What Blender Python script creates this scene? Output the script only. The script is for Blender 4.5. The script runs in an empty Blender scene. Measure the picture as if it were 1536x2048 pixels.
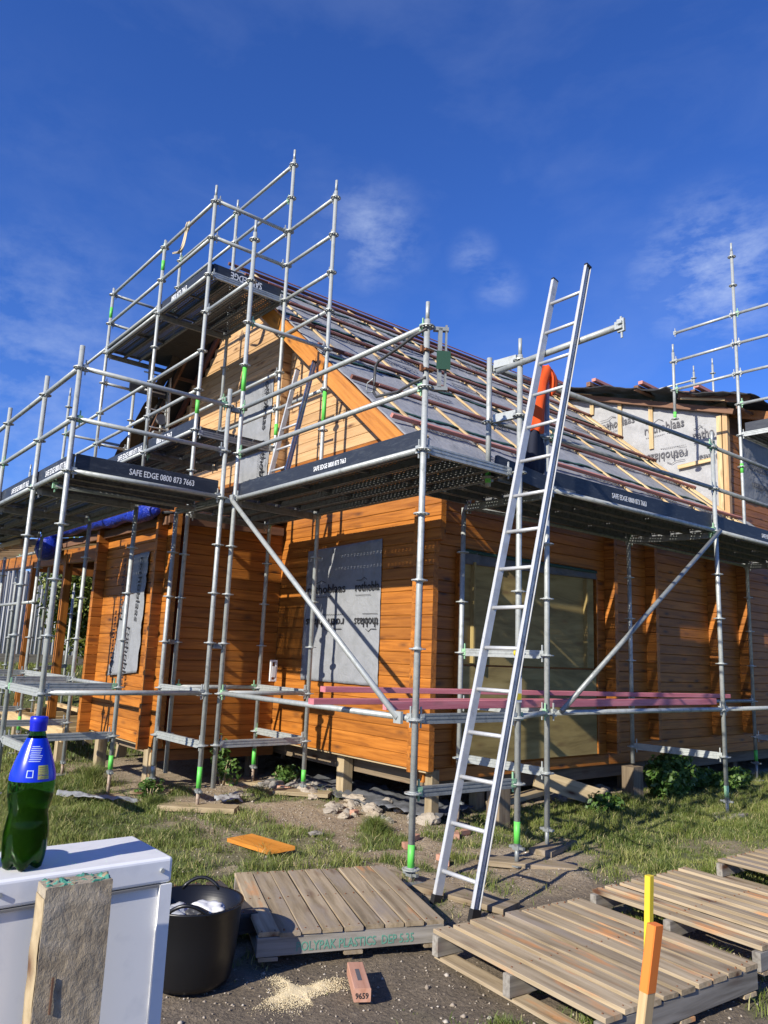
import bpy, bmesh, math, random
import numpy as np
from mathutils import Vector, Matrix, noise
random.seed(7); rng = np.random.default_rng(11)
sc = bpy.context.scene
col = sc.collection
# ------------------------------------------------------------------ camera, sky, sun, exposure
PITCH, ROLL = math.radians(10.62), math.radians(2.276)
f0 = Vector((0.6320, 0.7750, 0)); r0 = Vector((0.7750, -0.6320, 0))
fw = (f0*math.cos(PITCH) + Vector((0, 0, math.sin(PITCH)))).normalized()
u0 = r0.cross(fw).normalized()
rt = r0*math.cos(ROLL) + u0*math.sin(ROLL); up = u0*math.cos(ROLL) - r0*math.sin(ROLL)
cam = bpy.data.cameras.new('camera'); cam_o = bpy.data.objects.new('camera', cam); col.objects.link(cam_o)
M = Matrix((rt, up, -fw)).transposed().to_4x4(); M.translation = (-3.785, -4.194, .945)
cam_o.matrix_world = M
cam.sensor_fit = 'VERTICAL'; cam.sensor_height = 36; cam.sensor_width = 27; cam.lens = 36*1526.7/2048
cam.clip_start = .05; cam.clip_end = 3000
sc.camera = cam_o
sc.view_settings.view_transform = 'Standard'; sc.view_settings.look = 'None'
sc.view_settings.exposure = 0.60; sc.view_settings.gamma = 1
w = bpy.data.worlds.new('World'); sc.world = w; w.use_nodes = True
nt = w.node_tree; nt.nodes.clear()
out = nt.nodes.new('ShaderNodeOutputWorld'); bg = nt.nodes.new('ShaderNodeBackground')
sky = nt.nodes.new('ShaderNodeTexSky'); sky.sky_type = 'NISHITA'; sky.sun_disc = False
sky.sun_elevation = math.radians(29.4); sky.sun_rotation = math.radians(262)
sky.air_density = 1.0; sky.dust_density = .25; sky.ozone_density = 3.0; sky.altitude = 0
hs = nt.nodes.new('ShaderNodeHueSaturation'); hs.inputs['Saturation'].default_value = 1.18
tc = nt.nodes.new('ShaderNodeTexCoord'); mp = nt.nodes.new('ShaderNodeMapping'); mp.inputs['Scale'].default_value = (2.2, 1.6, 4.2)
ns = nt.nodes.new('ShaderNodeTexNoise'); ns.inputs['Scale'].default_value = 2.1; ns.inputs['Detail'].default_value = 9; ns.inputs['Roughness'].default_value = .58; ns.inputs['Distortion'].default_value = .35
cr = nt.nodes.new('ShaderNodeValToRGB'); cr.color_ramp.elements[0].position = .50; cr.color_ramp.elements[1].position = .95
cr.color_ramp.elements[0].color = (0, 0, 0, 1); cr.color_ramp.elements[1].color = (.11, .11, .11, 1)
mx = nt.nodes.new('ShaderNodeMix'); mx.data_type = 'RGBA'; mx.inputs['B'].default_value = (7.0, 8.2, 10.6, 1)
L = nt.links.new
L(sky.outputs[0], hs.inputs['Color']); L(tc.outputs['Generated'], mp.inputs[0]); L(mp.outputs[0], ns.inputs[0]); L(ns.outputs[0], cr.inputs[0])
tint = nt.nodes.new('ShaderNodeMix'); tint.data_type = 'RGBA'; tint.blend_type = 'MULTIPLY'; tint.inputs['Factor'].default_value = 1; tint.inputs['B'].default_value = (.90, 1.10, 1.86, 1)
wisp = None
for d_, r_, a_ in (((.52, .687, .507), .075, .6), ((.623, .611, .489), .032, .45), ((.80, .395, .448), .10, .95), ((.66, .60, .455), .035, .4), ((.20, .91, .30), .20, .38), ((.17, .85, .50), .16, .05)):
    dn = nt.nodes.new('ShaderNodeVectorMath'); dn.operation = 'DISTANCE'; nt.links.new(tc.outputs['Generated'], dn.inputs[0]); dn.inputs[1].default_value = d_
    mr = nt.nodes.new('ShaderNodeMapRange'); mr.inputs['From Min'].default_value = r_*1.25; mr.inputs['From Max'].default_value = 0; mr.inputs['To Max'].default_value = a_; mr.interpolation_type = 'SMOOTHSTEP'; nt.links.new(dn.outputs['Value'], mr.inputs['Value'])
    if wisp is None: wisp = mr.outputs[0]
    else:
        ad = nt.nodes.new('ShaderNodeMath'); ad.operation = 'MAXIMUM'; nt.links.new(wisp, ad.inputs[0]); nt.links.new(mr.outputs[0], ad.inputs[1]); wisp = ad.outputs[0]
n9 = nt.nodes.new('ShaderNodeTexNoise'); n9.inputs['Scale'].default_value = 8; n9.inputs['Detail'].default_value = 10; n9.inputs['Roughness'].default_value = .62; n9.inputs['Distortion'].default_value = .15
nt.links.new(mp.outputs[0], n9.inputs[0]); r9 = nt.nodes.new('ShaderNodeMapRange'); r9.inputs['From Min'].default_value = .38; r9.inputs['From Max'].default_value = .85; nt.links.new(n9.outputs[0], r9.inputs['Value'])
pm = nt.nodes.new('ShaderNodeMath'); pm.operation = 'MULTIPLY'; nt.links.new(wisp, pm.inputs[0]); nt.links.new(r9.outputs[0], pm.inputs[1])
cm = nt.nodes.new('ShaderNodeMath'); cm.operation = 'MAXIMUM'; nt.links.new(pm.outputs[0], cm.inputs[0]); nt.links.new(cr.outputs[0], cm.inputs[1])
L(hs.outputs[0], tint.inputs['A']); L(tint.outputs['Result'], mx.inputs['A']); L(cm.outputs[0], mx.inputs['Factor']); L(mx.outputs['Result'], bg.inputs[0])
bg.inputs[1].default_value = .0645; L(bg.outputs[0], out.inputs[0])
sun = bpy.data.lights.new('sun', 'SUN'); sun.energy = 5.0; sun.angle = math.radians(.53); sun.color = (1, .93, .81)
so = bpy.data.objects.new('sun', sun); col.objects.link(so)
so.rotation_euler = Vector((1, .19, -.57)).to_track_quat('-Z', 'Y').to_euler()
GZ = -.62
# ------------------------------------------------------------------ materials
MT = {}
KA = .86
def mat(name, colr, rough=.7, metal=0, spec=None):
    colr = tuple(q*KA for q in colr)
    m = bpy.data.materials.new(name); m.use_nodes = True
    b = m.node_tree.nodes['Principled BSDF']; b.inputs['Base Color'].default_value = (*colr, 1)
    b.inputs['Roughness'].default_value = rough; b.inputs['Metallic'].default_value = metal
    if spec is not None: b.inputs['Specular IOR Level'].default_value = spec
    MT[name] = m; return m
class NB:
    def __init__(s, m): s.t = m.node_tree; s.b = s.t.nodes['Principled BSDF']
    def n(s, typ, **kw):
        x = s.t.nodes.new('ShaderNode'+typ)
        for k, v in kw.items():
            if k in x.inputs: x.inputs[k].default_value = v
            else: setattr(x, k, v)
        return x
    def l(s, a, b): s.t.links.new(a, b)
    def coords(s, scale, rnd=True, kind='Object'):
        tc = s.n('TexCoord'); src = tc.outputs[kind]
        if rnd:
            oi = s.n('ObjectInfo'); a = s.n('VectorMath', operation='MULTIPLY_ADD')
            cx = s.n('CombineXYZ'); 
            for i in range(3): s.l(oi.outputs['Random'], cx.inputs[i])
            s.l(cx.outputs[0], a.inputs[0]); a.inputs[1].default_value = (37, 19, 53); s.l(src, a.inputs[2]); src = a.outputs[0]
        mp = s.n('Mapping'); mp.inputs['Scale'].default_value = scale; s.l(src, mp.inputs[0]); return mp.outputs[0]
    def ramp(s, fac, stops):
        r = s.n('ValToRGB'); e = r.color_ramp.elements
        while len(e) < len(stops): e.new(.5)
        for q, (p, c) in zip(e, stops): q.position = p; q.color = (*c, 1) if len(c) == 3 else c
        s.l(fac, r.inputs[0]); return r.outputs[0]
    def mix(s, fac, a, b, mode='MIX'):
        x = s.n('Mix', data_type='RGBA', blend_type=mode)
        for v, nm in ((fac, 'Factor'), (a, 'A'), (b, 'B')):
            if hasattr(v, 'links'): s.l(v, x.inputs[nm])
            else: x.inputs[nm].default_value = v if nm == 'Factor' or len(v) == 4 else (*v, 1)
        return x.outputs['Result']
    def bump(s, h, strength=.3, dist=.01):
        b = s.n('Bump', Strength=strength, Distance=dist); s.l(h, b.inputs['Height']); s.l(b.outputs[0], s.b.inputs['Normal'])
def wood(name, c0, c1, c2, rough=.6, rings=1.0, knot=(.10, .035, .01), vary=.25, grain=(1.6, 26, 26), knots=True, wear=None, bump=.15):
    c0, c1, c2, knot = [tuple(q*KA for q in k_) for k_ in (c0, c1, c2, knot)]
    if wear: wear = (tuple(q*KA for q in wear[0]), wear[1])
    m = mat(name, c1, rough); N = NB(m)
    v = N.coords(grain)
    n1 = N.n('TexNoise', Scale=1.0, Detail=6.0, Roughness=.6, Distortion=.6); N.l(v, n1.inputs[0])
    c = N.ramp(n1.outputs[0], [(.26, tuple(q*.88 for q in c0)), (.36, c0), (.52, c1), (.74, c2)])
    v2 = N.coords((.9, 3.2, 3.2)); n2 = N.n('TexNoise', Scale=1.6, Detail=3.0); N.l(v2, n2.inputs[0])
    c = N.mix(N.ramp(n2.outputs[0], [(.35, (0, 0, 0)), (.7, (1, 1, 1))]), c, N.mix(.5, c, c0, 'MULTIPLY') if False else N.mix(.35, c, c0))
    if knots:
        v3 = N.coords((2.3, 7.5, 7.5)); vo = N.n('TexVoronoi', Scale=1.0, Randomness=1.0); N.l(v3, vo.inputs[0])
        k = N.ramp(vo.outputs['Distance'], [(.06, (1, 1, 1)), (.14, (.45, .45, .45)), (.27, (0, 0, 0))])
        c = N.mix(k, c, knot)
    oi = N.n('ObjectInfo'); 
    d = N.ramp(oi.outputs['Random'], [(0, (1-vary,)*3), (1, (1+vary*.15,)*3)])
    c = N.mix(1.0, c, d, 'MULTIPLY')
    if wear:
        v4 = N.coords((1.2, 5, 5)); n4 = N.n('TexNoise', Scale=2.0, Detail=5.0); N.l(v4, n4.inputs[0])
        c = N.mix(N.ramp(n4.outputs[0], [(wear[1], (0, 0, 0)), (wear[1]+.16, (1, 1, 1))]), c, wear[0])
    N.l(c, N.b.inputs['Base Color'])
    N.bump(n1.outputs[0], bump, .004)
    return m
wood('stained_log', (.31, .098, .008), (.50, .170, .017), (.64, .245, .038), .58, vary=.32)
wood('stained_board', (.48, .18, .025), (.64, .255, .04), (.72, .31, .055), .4, vary=.1)
wood('raw_log', (.50, .29, .125), (.63, .395, .19), (.70, .47, .25), .6, vary=.22)
wood('pale_pine', (.50, .34, .16), (.66, .48, .25), (.72, .56, .32), .6, vary=.2)
wood('red_batten', (.15, .060, .040), (.21, .085, .058), (.27, .12, .085), .9, vary=.25, knots=False)
wood('pink_batten', (.50, .19, .15), (.60, .26, .21), (.65, .33, .27), .7, vary=.2, knots=False)
wood('pink_timber', (.55, .16, .19), (.68, .22, .25), (.74, .32, .34), .6, vary=.2, knots=False, wear=((.40, .17, .16), .6))
wood('pallet_wood', (.25, .19, .11), (.40, .31, .195), (.52, .42, .285), .85, vary=.35, wear=((.30, .245, .185), .5), bump=.5)
wood('pallet_orange', (.30, .225, .13), (.48, .375, .235), (.60, .49, .33), .8, vary=.3, wear=((.62, .26, .08), .575), bump=.7)
wood('pallet_grey', (.20, .18, .15), (.33, .305, .26), (.44, .41, .36), .85, vary=.3, bump=.5)
wood('pallet_dark', (.05, .042, .036), (.08, .068, .058), (.12, .10, .085), .8, vary=.3)
wood('pile_wood', (.33, .25, .14), (.46, .36, .21), (.55, .44, .28), .75, vary=.25, grain=(1.6, 20, 20))
wood('old_pile', (.16, .115, .07), (.25, .19, .12), (.33, .25, .16), .85, vary=.3)
wood('plywood', (.23, .165, .055), (.37, .28, .10), (.50, .39, .16), .85, vary=.05, grain=(1.1, 1.1, 7), knots=True, knot=(.22, .14, .05))
wood('brick_pink_wood', (.45, .22, .14), (.58, .31, .21), (.64, .38, .28), .7, vary=.2, knots=False)
wood('dark_rafter', (.14, .07, .04), (.20, .10, .055), (.26, .14, .08), .7)
wood('verandah_brown', (.25, .09, .02), (.36, .14, .03), (.42, .18, .05), .55)
def steel(name, c, dark, rough=.42, metal=.55, sc_=18):
    c, dark = tuple(q*KA for q in c), tuple(q*KA for q in dark)
    m = mat(name, c, rough, metal); N = NB(m)
    v = N.coords((sc_,)*3); n = N.n('TexNoise', Scale=1.0, Detail=4.0, Roughness=.65); N.l(v, n.inputs[0])
    c_ = N.ramp(n.outputs[0], [(.3, dark), (.52, c), (.8, tuple(min(1, x*1.12) for x in c))])
    n5 = N.n('TexNoise', Scale=.35, Detail=7.0, Roughness=.75); N.l(v, n5.inputs[0])
    c_ = N.mix(N.ramp(n5.outputs[0], [(.60, (0, 0, 0)), (.68, (.75,)*3)]), c_, tuple(q*.45 for q in c)); c_ = N.mix(N.ramp(n5.outputs[0], [(.30, (.6,)*3), (.36, (0,)*3)]), c_, (.5, .5, .47))
    N.l(c_, N.b.inputs['Base Color'])
    N.l(N.ramp(n.outputs[0], [(.3, (rough+.18,)*3), (.7, (rough-.08,)*3)]), N.b.inputs['Roughness'])
    oi = N.n('ObjectInfo'); return m
steel('galvanised', (.45, .475, .455), (.31, .335, .325), .45, .3)
steel('galvanised_dull', (.27, .29, .285), (.17, .185, .185), .5, .3)
steel('aluminium', (.60, .61, .61), (.46, .47, .47), .42, .3, 8)
steel('rusty_jack', (.42, .33, .25), (.24, .13, .07), .7, .3, 30)
steel('deck_steel', (.19, .195, .195), (.11, .115, .115), .6, .3)
steel('dark_steel', (.09, .09, .09), (.05, .05, .05), .5, .4)
steel('rust', (.25, .11, .05), (.12, .05, .02), .8, .2, 30)
mat('green_paint', (.13, .62, .09), .5); mat('pale_green_paint', (.28, .50, .30), .5); mat('white_print', (.80, .82, .83), .6)
mat('black_print', (.018, .018, .02), .7); mat('grey_print', (.10, .10, .11), .7)
mat('black_rubber', (.012, .012, .013), .5); mat('grey_plastic', (.2, .2, .2), .5)
mat('white_plastic', (.78, .78, .77), .35); mat('yellow_plastic', (.75, .58, .02), .45); mat('dark_green_plate', (.014, .06, .03), .5)
mat('stencil_green', (.12, .30, .22), .8); mat('orange_paint', (.85, .22, .03), .7); mat('yellow_paint', (.78, .58, .03), .7)
# plank top with real holes
m = mat('perforated_sheet', (.11, .115, .12), .6, .3); N = NB(m)
tcn = N.n('TexCoord'); mpn = N.n('Mapping'); mpn.inputs['Scale'].default_value = (17, 30, 0); N.l(tcn.outputs['Object'], mpn.inputs[0])
fr = N.n('VectorMath', operation='FRACTION'); N.l(mpn.outputs[0], fr.inputs[0])
sb = N.n('VectorMath', operation='DISTANCE'); N.l(fr.outputs[0], sb.inputs[0]); sb.inputs[1].default_value = (.5, .5, 0)
lt = N.n('Math', operation='LESS_THAN'); N.l(sb.outputs['Value'], lt.inputs[0]); lt.inputs[1].default_value = .175
tr = N.n('BsdfTransparent'); mxs = N.n('MixShader'); N.l(lt.outputs[0], mxs.inputs[0]); N.l(N.b.outputs[0], mxs.inputs[1]); N.l(tr.outputs[0], mxs.inputs[2])
N.l(mxs.outputs[0], m.node_tree.nodes['Material Output'].inputs[0])
# scuffed toe board
m = mat('toe_board_paint', (.018, .023, .034), .55); N = NB(m); v = N.coords((3, 14, 14)); n = N.n('TexNoise', Scale=2.0, Detail=8.0, Roughness=.75, Distortion=1.0); N.l(v, n.inputs[0])
N.l(N.ramp(n.outputs[0], [(.5, (.014, .019, .030)), (.63, (.035, .042, .052)), (.74, (.15, .165, .18))]), N.b.inputs['Base Color'])
# membrane
def membrane(name, c, c2):
    m = mat(name, c, .72); N = NB(m); v = N.coords((1, 1, 1), False); n = N.n('TexNoise', Scale=5.0, Detail=7.0, Roughness=.65, Distortion=.7); N.l(v, n.inputs[0])
    N.l(N.ramp(n.outputs[0], [(.3, c2), (.6, c)]), N.b.inputs['Base Color'])
    n2 = N.n('TexNoise', Scale=9.0, Detail=5.0, Distortion=1.4); N.l(v, n2.inputs[0]); N.bump(n2.outputs[0], .45, .02); return m
membrane('roof_membrane', (.27, .275, .285), (.20, .205, .21)); membrane('wall_membrane', (.34, .345, .35), (.27, .275, .28))
membrane('black_underlay', (.022, .023, .026), (.013, .013, .015)); membrane('window_wrap', (.235, .245, .26), (.19, .20, .21)); membrane('dark_membrane', (.12, .125, .135), (.08, .085, .09))
mat('membrane_edge_green', (.015, .065, .045), .7)
m = mat('blue_tarp', (.008, .025, .30), .35); N = NB(m); v = N.coords((7, 7, 7), False); n = N.n('TexNoise', Scale=1.5, Detail=4.0, Distortion=1.2); N.l(v, n.inputs[0]); N.bump(n.outputs[0], .9, .04)
m = mat('orange_cloth', (.85, .10, .01), .85)
mat('navy_cloth', (.012, .016, .035), .9); mat('rag', (.62, .52, .36), .9)
m = mat('white_enamel', (.74, .745, .74), .22); N = NB(m); v = N.coords((4, 4, 4), False); n = N.n('TexNoise', Scale=6.0, Detail=5.0); N.l(v, n.inputs[0]); N.l(N.ramp(n.outputs[0], [(.28, (.66, .67, .68)), (.45, (.74, .745, .74))]), N.b.inputs['Base Color'])
m = mat('tub_rubber', (.006, .0065, .008), .36); N = NB(m); v = N.coords((1, 1, 60), False); n = N.n('TexNoise', Scale=1.0, Detail=2.0); N.l(v, n.inputs[0]); N.bump(n.outputs[0], .2, .004)
m = mat('clear_bag', (.5, .52, .54), .2)
# post with mud-like rough sawn face
m = mat('weathered_post', (.33, .27, .19), .9); N = NB(m)
v = N.coords((1, 1, .7), False); n1 = N.n('TexNoise', Scale=55.0, Detail=6.0, Roughness=.7); N.l(v, n1.inputs[0]); n2 = N.n('TexNoise', Scale=7.0, Detail=4.0); N.l(v, n2.inputs[0])
c = N.ramp(n1.outputs[0], [(.3, (.22, .18, .13)), (.5, (.34, .29, .21)), (.7, (.46, .40, .31))]); c = N.mix(N.ramp(n2.outputs[0], [(.4, (0,)*3), (.65, (1,)*3)]), c, N.mix(1, c, (.72, .66, .58), 'MULTIPLY'))
N.l(c, N.b.inputs['Base Color']); N.bump(n1.outputs[0], .8, .006)
m = mat('post_top_paint', (.05, .22, .15), .9); N = NB(m); v = N.coords((1, 1, 1), False); n1 = N.n('TexNoise', Scale=60.0, Detail=4.0); N.l(v, n1.inputs[0])
N.l(N.ramp(n1.outputs[0], [(.42, (.03, .17, .12)), (.56, (.10, .33, .24)), (.62, (.24, .19, .12))]), N.b.inputs['Base Color']); N.bump(n1.outputs[0], .8, .006)
m = mat('stone', (.36, .32, .26), .9); N = NB(m); v = N.coords((1, 1, 1)); n1 = N.n('TexNoise', Scale=14.0, Detail=8.0, Roughness=.7); N.l(v, n1.inputs[0])
c = N.ramp(n1.outputs[0], [(.3, (.20, .185, .16)), (.6, (.40, .365, .31))]); oi = N.n('ObjectInfo'); c = N.mix(1, c, N.ramp(oi.outputs['Random'], [(0, (.6, .62, .66)), (.5, (1, .95, .88)), (1, (1.1, 1.0, .85))]), 'MULTIPLY')
N.l(c, N.b.inputs['Base Color']); N.bump(n1.outputs[0], .5, .01)
def attr_mat(name, stops, rough=.9, trans=0):
    m = mat(name, (.2, .2, .2), rough); N = NB(m); a = N.n('Attribute', attribute_name='tint'); N.l(N.ramp(a.outputs['Fac'], stops), N.b.inputs['Base Color'])
    if trans:
        tb = N.n('BsdfTranslucent'); ms = N.n('MixShader'); ms.inputs[0].default_value = trans
        N.l(N.ramp(a.outputs['Fac'], stops), tb.inputs[0]); N.l(N.b.outputs[0], ms.inputs[1]); N.l(tb.outputs[0], ms.inputs[2]); N.l(ms.outputs[0], m.node_tree.nodes['Material Output'].inputs[0])
    return m
attr_mat('grass_blade', [(0, (.075, .115, .018)), (.45, (.15, .19, .035)), (.75, (.24, .26, .065)), (1, (.50, .42, .22))], .6, .25)
attr_mat('leaf', [(0, (.03, .08, .012)), (.5, (.075, .15, .024)), (1, (.14, .22, .05))], .5, .25)
attr_mat('hedge_leaf', [(0, (.05, .085, .012)), (.5, (.11, .15, .022)), (1, (.22, .24, .04))], .55, .2)
attr_mat('gravel', [(0, (.10, .08, .06)), (.5, (.22, .18, .135)), (.85, (.34, .29, .23)), (1, (.44, .40, .34))])
attr_mat('sawdust', [(0, (.50, .40, .23)), (1, (.68, .59, .40))])
# ground
m = mat('ground', (.12, .09, .06), .95); N = NB(m); tcn = N.n('TexCoord')
def gn(s, d=8.0, r=.65):
    n = N.n('TexNoise', Scale=s, Detail=d, Roughness=r); N.l(tcn.outputs['Object'], n.inputs[0]); return n.outputs[0]
na, nb_, nc = gn(2.2), gn(38, 6), gn(160, 3)
dirt = N.ramp(na, [(.32, (.21, .155, .088)), (.5, (.31, .235, .145)), (.68, (.40, .32, .215))])
dirt = N.mix(N.ramp(nb_, [(.45, (0,)*3), (.72, (1,)*3)]), dirt, (.42, .36, .28)); dirt = N.mix(N.ramp(nc, [(.35, (.55,)*3), (.6, (0,)*3)]), dirt, (.14, .105, .07))
lawn = N.ramp(nb_, [(.35, (.065, .075, .022)), (.6, (.11, .125, .04)), (.8, (.20, .17, .09))])
soil = N.ramp(nb_, [(.35, (.10, .078, .053)), (.6, (.165, .13, .09)), (.78, (.25, .205, .15))])
a1 = N.n('Attribute', attribute_name='lawn'); a2 = N.n('Attribute', attribute_name='soil')
c = N.mix(a2.outputs['Fac'], dirt, soil); c = N.mix(a1.outputs['Fac'], c, lawn); N.l(c, N.b.inputs['Base Color'])
N.bump(nb_, .9, .03)
# glass of the bottle
m = mat('green_plastic', (.10, .40, .11), .04); b = m.node_tree.nodes['Principled BSDF']; b.inputs['Transmission Weight'].default_value = 1; b.inputs['IOR'].default_value = 1.2
m = mat('drink', (.12, .15, .02), .1); b = m.node_tree.nodes['Principled BSDF']; b.inputs['Transmission Weight'].default_value = .75; b.inputs['IOR'].default_value = 1.33; b.inputs['Base Color'].default_value = (.20, .20, .025, 1)
mat('blue_label', (.004, .03, .62), .25); mat('blue_cap', (.01, .02, .60), .35); mat('label_white', (.55, .65, .85), .4); mat('label_yellow', (.55, .52, .12), .4)
m = mat('corrugated', (.46, .47, .47), .5, .15)

# ------------------------------------------------------------------ helpers
def raw(name, me, parent=None, loc=(0, 0, 0), rot=None):
    o = bpy.data.objects.new(name, me); col.objects.link(o)
    if parent is not None: o.parent = parent
    if rot is not None: mm = rot.to_4x4(); mm.translation = loc; o.matrix_basis = mm
    else: o.location = loc
    return o
def thing(name, label, cat, loc=(0, 0, 0), rz=0, group=None):
    o = raw(name, None, None, loc); o.rotation_euler.z = rz; o['label'] = label; o['category'] = cat
    if group: o['group'] = group
    return o
def tag(o, label, cat, group=None):
    o['label'] = label; o['category'] = cat
    if group: o['group'] = group
    return o
MC = {}
def mesh_from(vs, fs, m, smooth=False, idx=None):
    me = bpy.data.meshes.new('mesh'); me.from_pydata([tuple(v) for v in vs], [], fs)
    for q in (m if isinstance(m, (list, tuple)) else [m]): me.materials.append(MT[q])
    if idx: me.polygons.foreach_set('material_index', idx)
    if smooth: me.polygons.foreach_set('use_smooth', [True]*len(fs))
    me.update(); return me
def basis(d, upv=(0, 0, 1)):
    x = Vector(d).normalized(); u = Vector(upv)
    if abs(x.dot(u)) > .98: u = Vector((0, 1, 0))
    y = u.cross(x).normalized(); z = x.cross(y)
    return Matrix((x, y, z)).transposed()
def prism_mesh(Lh, w_, h, ch, m):
    key = ('p', round(Lh, 3), w_, h, ch, m)
    if key in MC: return MC[key]
    a, b = w_/2, h/2
    pr = [(-a+ch, -b), (a-ch, -b), (a, -b+ch), (a, b-ch), (a-ch, b), (-a+ch, b), (-a, b-ch), (-a, -b+ch)]
    vs = [(0, y, z) for y, z in pr]+[(Lh, y, z) for y, z in pr]
    fs = [(i, (i+1) % 8, (i+1) % 8+8, i+8) for i in range(8)]+[tuple(range(7, -1, -1)), tuple(range(8, 16))]
    MC[key] = mesh_from(vs, fs, m); return MC[key]
def beam(parent, name, p0, p1, w_, h, m, upv=(0, 0, 1), ch=.003):
    p0 = Vector(p0); d = Vector(p1)-p0
    return raw(name, prism_mesh(d.length, w_, h, ch, m), parent, p0, basis(d, upv))
def tube_mesh(Lh, r, m, n=12):
    key = ('t', round(Lh, 3), r, m, n)
    if key in MC: return MC[key]
    vs = []; 
    for x in (0, Lh):
        vs += [(x, r*math.cos(2*math.pi*i/n), r*math.sin(2*math.pi*i/n)) for i in range(n)]
    fs = [(i, (i+1) % n, (i+1) % n+n, i+n) for i in range(n)]
    me = mesh_from(vs, fs+[tuple(range(n-1, -1, -1)), tuple(range(n, 2*n))], m)
    me.polygons.foreach_set('use_smooth', [True]*n+[False]*2); MC[key] = me; return me
def tube(parent, name, p0, p1, r, m, n=12):
    p0 = Vector(p0); d = Vector(p1)-p0
    return raw(name, tube_mesh(d.length, r, m, n), parent, p0, basis(d))
def boxes(blist, m):
    vs, fs = [], []
    for (x0, x1, y0, y1, z0, z1) in blist:
        k = len(vs); vs += [(x0, y0, z0), (x1, y0, z0), (x1, y1, z0), (x0, y1, z0), (x0, y0, z1), (x1, y0, z1), (x1, y1, z1), (x0, y1, z1)]
        fs += [tuple(k+q for q in f) for f in ((0, 3, 2, 1), (4, 5, 6, 7), (0, 1, 5, 4), (1, 2, 6, 5), (2, 3, 7, 6), (3, 0, 4, 7))]
    return mesh_from(vs, fs, m)
def path_tube(parent, name, pts, r, m, n=8):
    vs, fs = [], []; pts = [Vector(p) for p in pts]
    for i, p in enumerate(pts):
        d = (pts[min(i+1, len(pts)-1)]-pts[max(i-1, 0)]); B = basis(d)
        rr = r[i] if isinstance(r, (list, tuple)) else r
        vs += [p+B@Vector((0, rr*math.cos(2*math.pi*k/n), rr*math.sin(2*math.pi*k/n))) for k in range(n)]
    for i in range(len(pts)-1):
        fs += [(i*n+k, i*n+(k+1) % n, (i+1)*n+(k+1) % n, (i+1)*n+k) for k in range(n)]
    fs += [tuple(range(n-1, -1, -1)), tuple(range((len(pts)-1)*n, len(pts)*n))]
    return raw(name, mesh_from(vs, fs, m, True), parent)
def sheet(parent, name, P, nu, nv, m, amp=.006, thick=.002, seed=0, nscale=3.0, disp=None, smooth=True):
    """quad sheet with corners P[0..3] (u along 0->1, v along 0->3), wrinkled and closed with a back side"""
    P = [Vector(p) for p in P]; nrm = (P[1]-P[0]).cross(P[3]-P[0]).normalized()
    front, back = [], []
    for j in range(nv+1):
        for i in range(nu+1):
            u, v = i/nu, j/nv
            p = P[0]*(1-u)*(1-v)+P[1]*u*(1-v)+P[2]*u*v+P[3]*(1-u)*v
            q = p*nscale+Vector((seed*7.3, seed*3.1, 0))
            h = noise.fractal(q, 1, 2, 4)*amp + (1-abs(noise.noise(q*1.7)))**6*amp*1.2
            p2 = p+nrm*h
            if disp: p2 = disp(p2, u, v)
            front.append(p2); back.append(p2-nrm*thick)
    W = nu+1; n0 = len(front); fs = []
    for j in range(nv):
        for i in range(nu):
            a = j*W+i; fs.append((a, a+1, a+W+1, a+W)); fs.append((n0+a, n0+a+W, n0+a+W+1, n0+a+1))
    ring = [i for i in range(W)]+[j*W+nu for j in range(1, nv+1)]+[nv*W+i for i in range(nu-1, -1, -1)]+[j*W for j in range(nv-1, 0, -1)]
    for a, b in zip(ring, ring[1:]+ring[:1]): fs.append((b, a, n0+a, n0+b))
    return raw(name, mesh_from(front+back, fs, m, smooth), parent)
WORD = .80
def text_mesh(s, size, m, sx=1.0, logo=False):
    key = ('x', s, size, m, sx, logo)
    if key in MC: return MC[key]
    cu = bpy.data.curves.new('t', 'FONT'); cu.body = s; cu.size = size; cu.extrude = .0006; cu.offset = size*.012; cu.resolution_u = 2
    o = bpy.data.objects.new('t', cu); col.objects.link(o); dg = bpy.context.evaluated_depsgraph_get(); dg.update()
    me0 = bpy.data.meshes.new_from_object(o.evaluated_get(dg)); bpy.data.objects.remove(o)
    if sx < 0: sx = -sx/max(v.co.x for v in me0.vertices)
    elif s.startswith('roth') or 'thobl' in s or s == 'blaas': sx = WORD/10*len(s)/max(v.co.x for v in me0.vertices)
    me0.transform(Matrix.Diagonal((sx, 1, 1, 1)))
    if logo:
        bm = bmesh.new(); bm.from_mesh(me0); wd = max(v.co.x for v in me0.vertices); t = size*.05
        pts = [(.06*wd, .83*size), (.27*wd, .83*size), (.38*wd, 1.03*size), (.5*wd, .83*size)]
        for (ax, ay), (bx, by) in zip(pts, pts[1:]):
            d = Vector((bx-ax, by-ay)).normalized(); nx, ny = -d.y*t/2, d.x*t/2
            vv = [bm.verts.new((x, y, .0008)) for x, y in ((ax+nx, ay+ny), (ax-nx, ay-ny), (bx-nx, by-ny), (bx+nx, by+ny))]
            bm.faces.new(vv)
        # the small line of print below
        for k in range(14):
            x0 = wd*(.04+.045*k); vv = [bm.verts.new((x, y, .0008)) for x, y in ((x0, -.34*size), (x0+wd*.03, -.34*size), (x0+wd*.03, -.29*size), (x0, -.29*size))]; bm.faces.new(vv)
        bm.normal_update(); bm.to_mesh(me0); bm.free()
    me0.materials.clear(); me0.materials.append(MT[m]); MC[key] = me0; return me0
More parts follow.
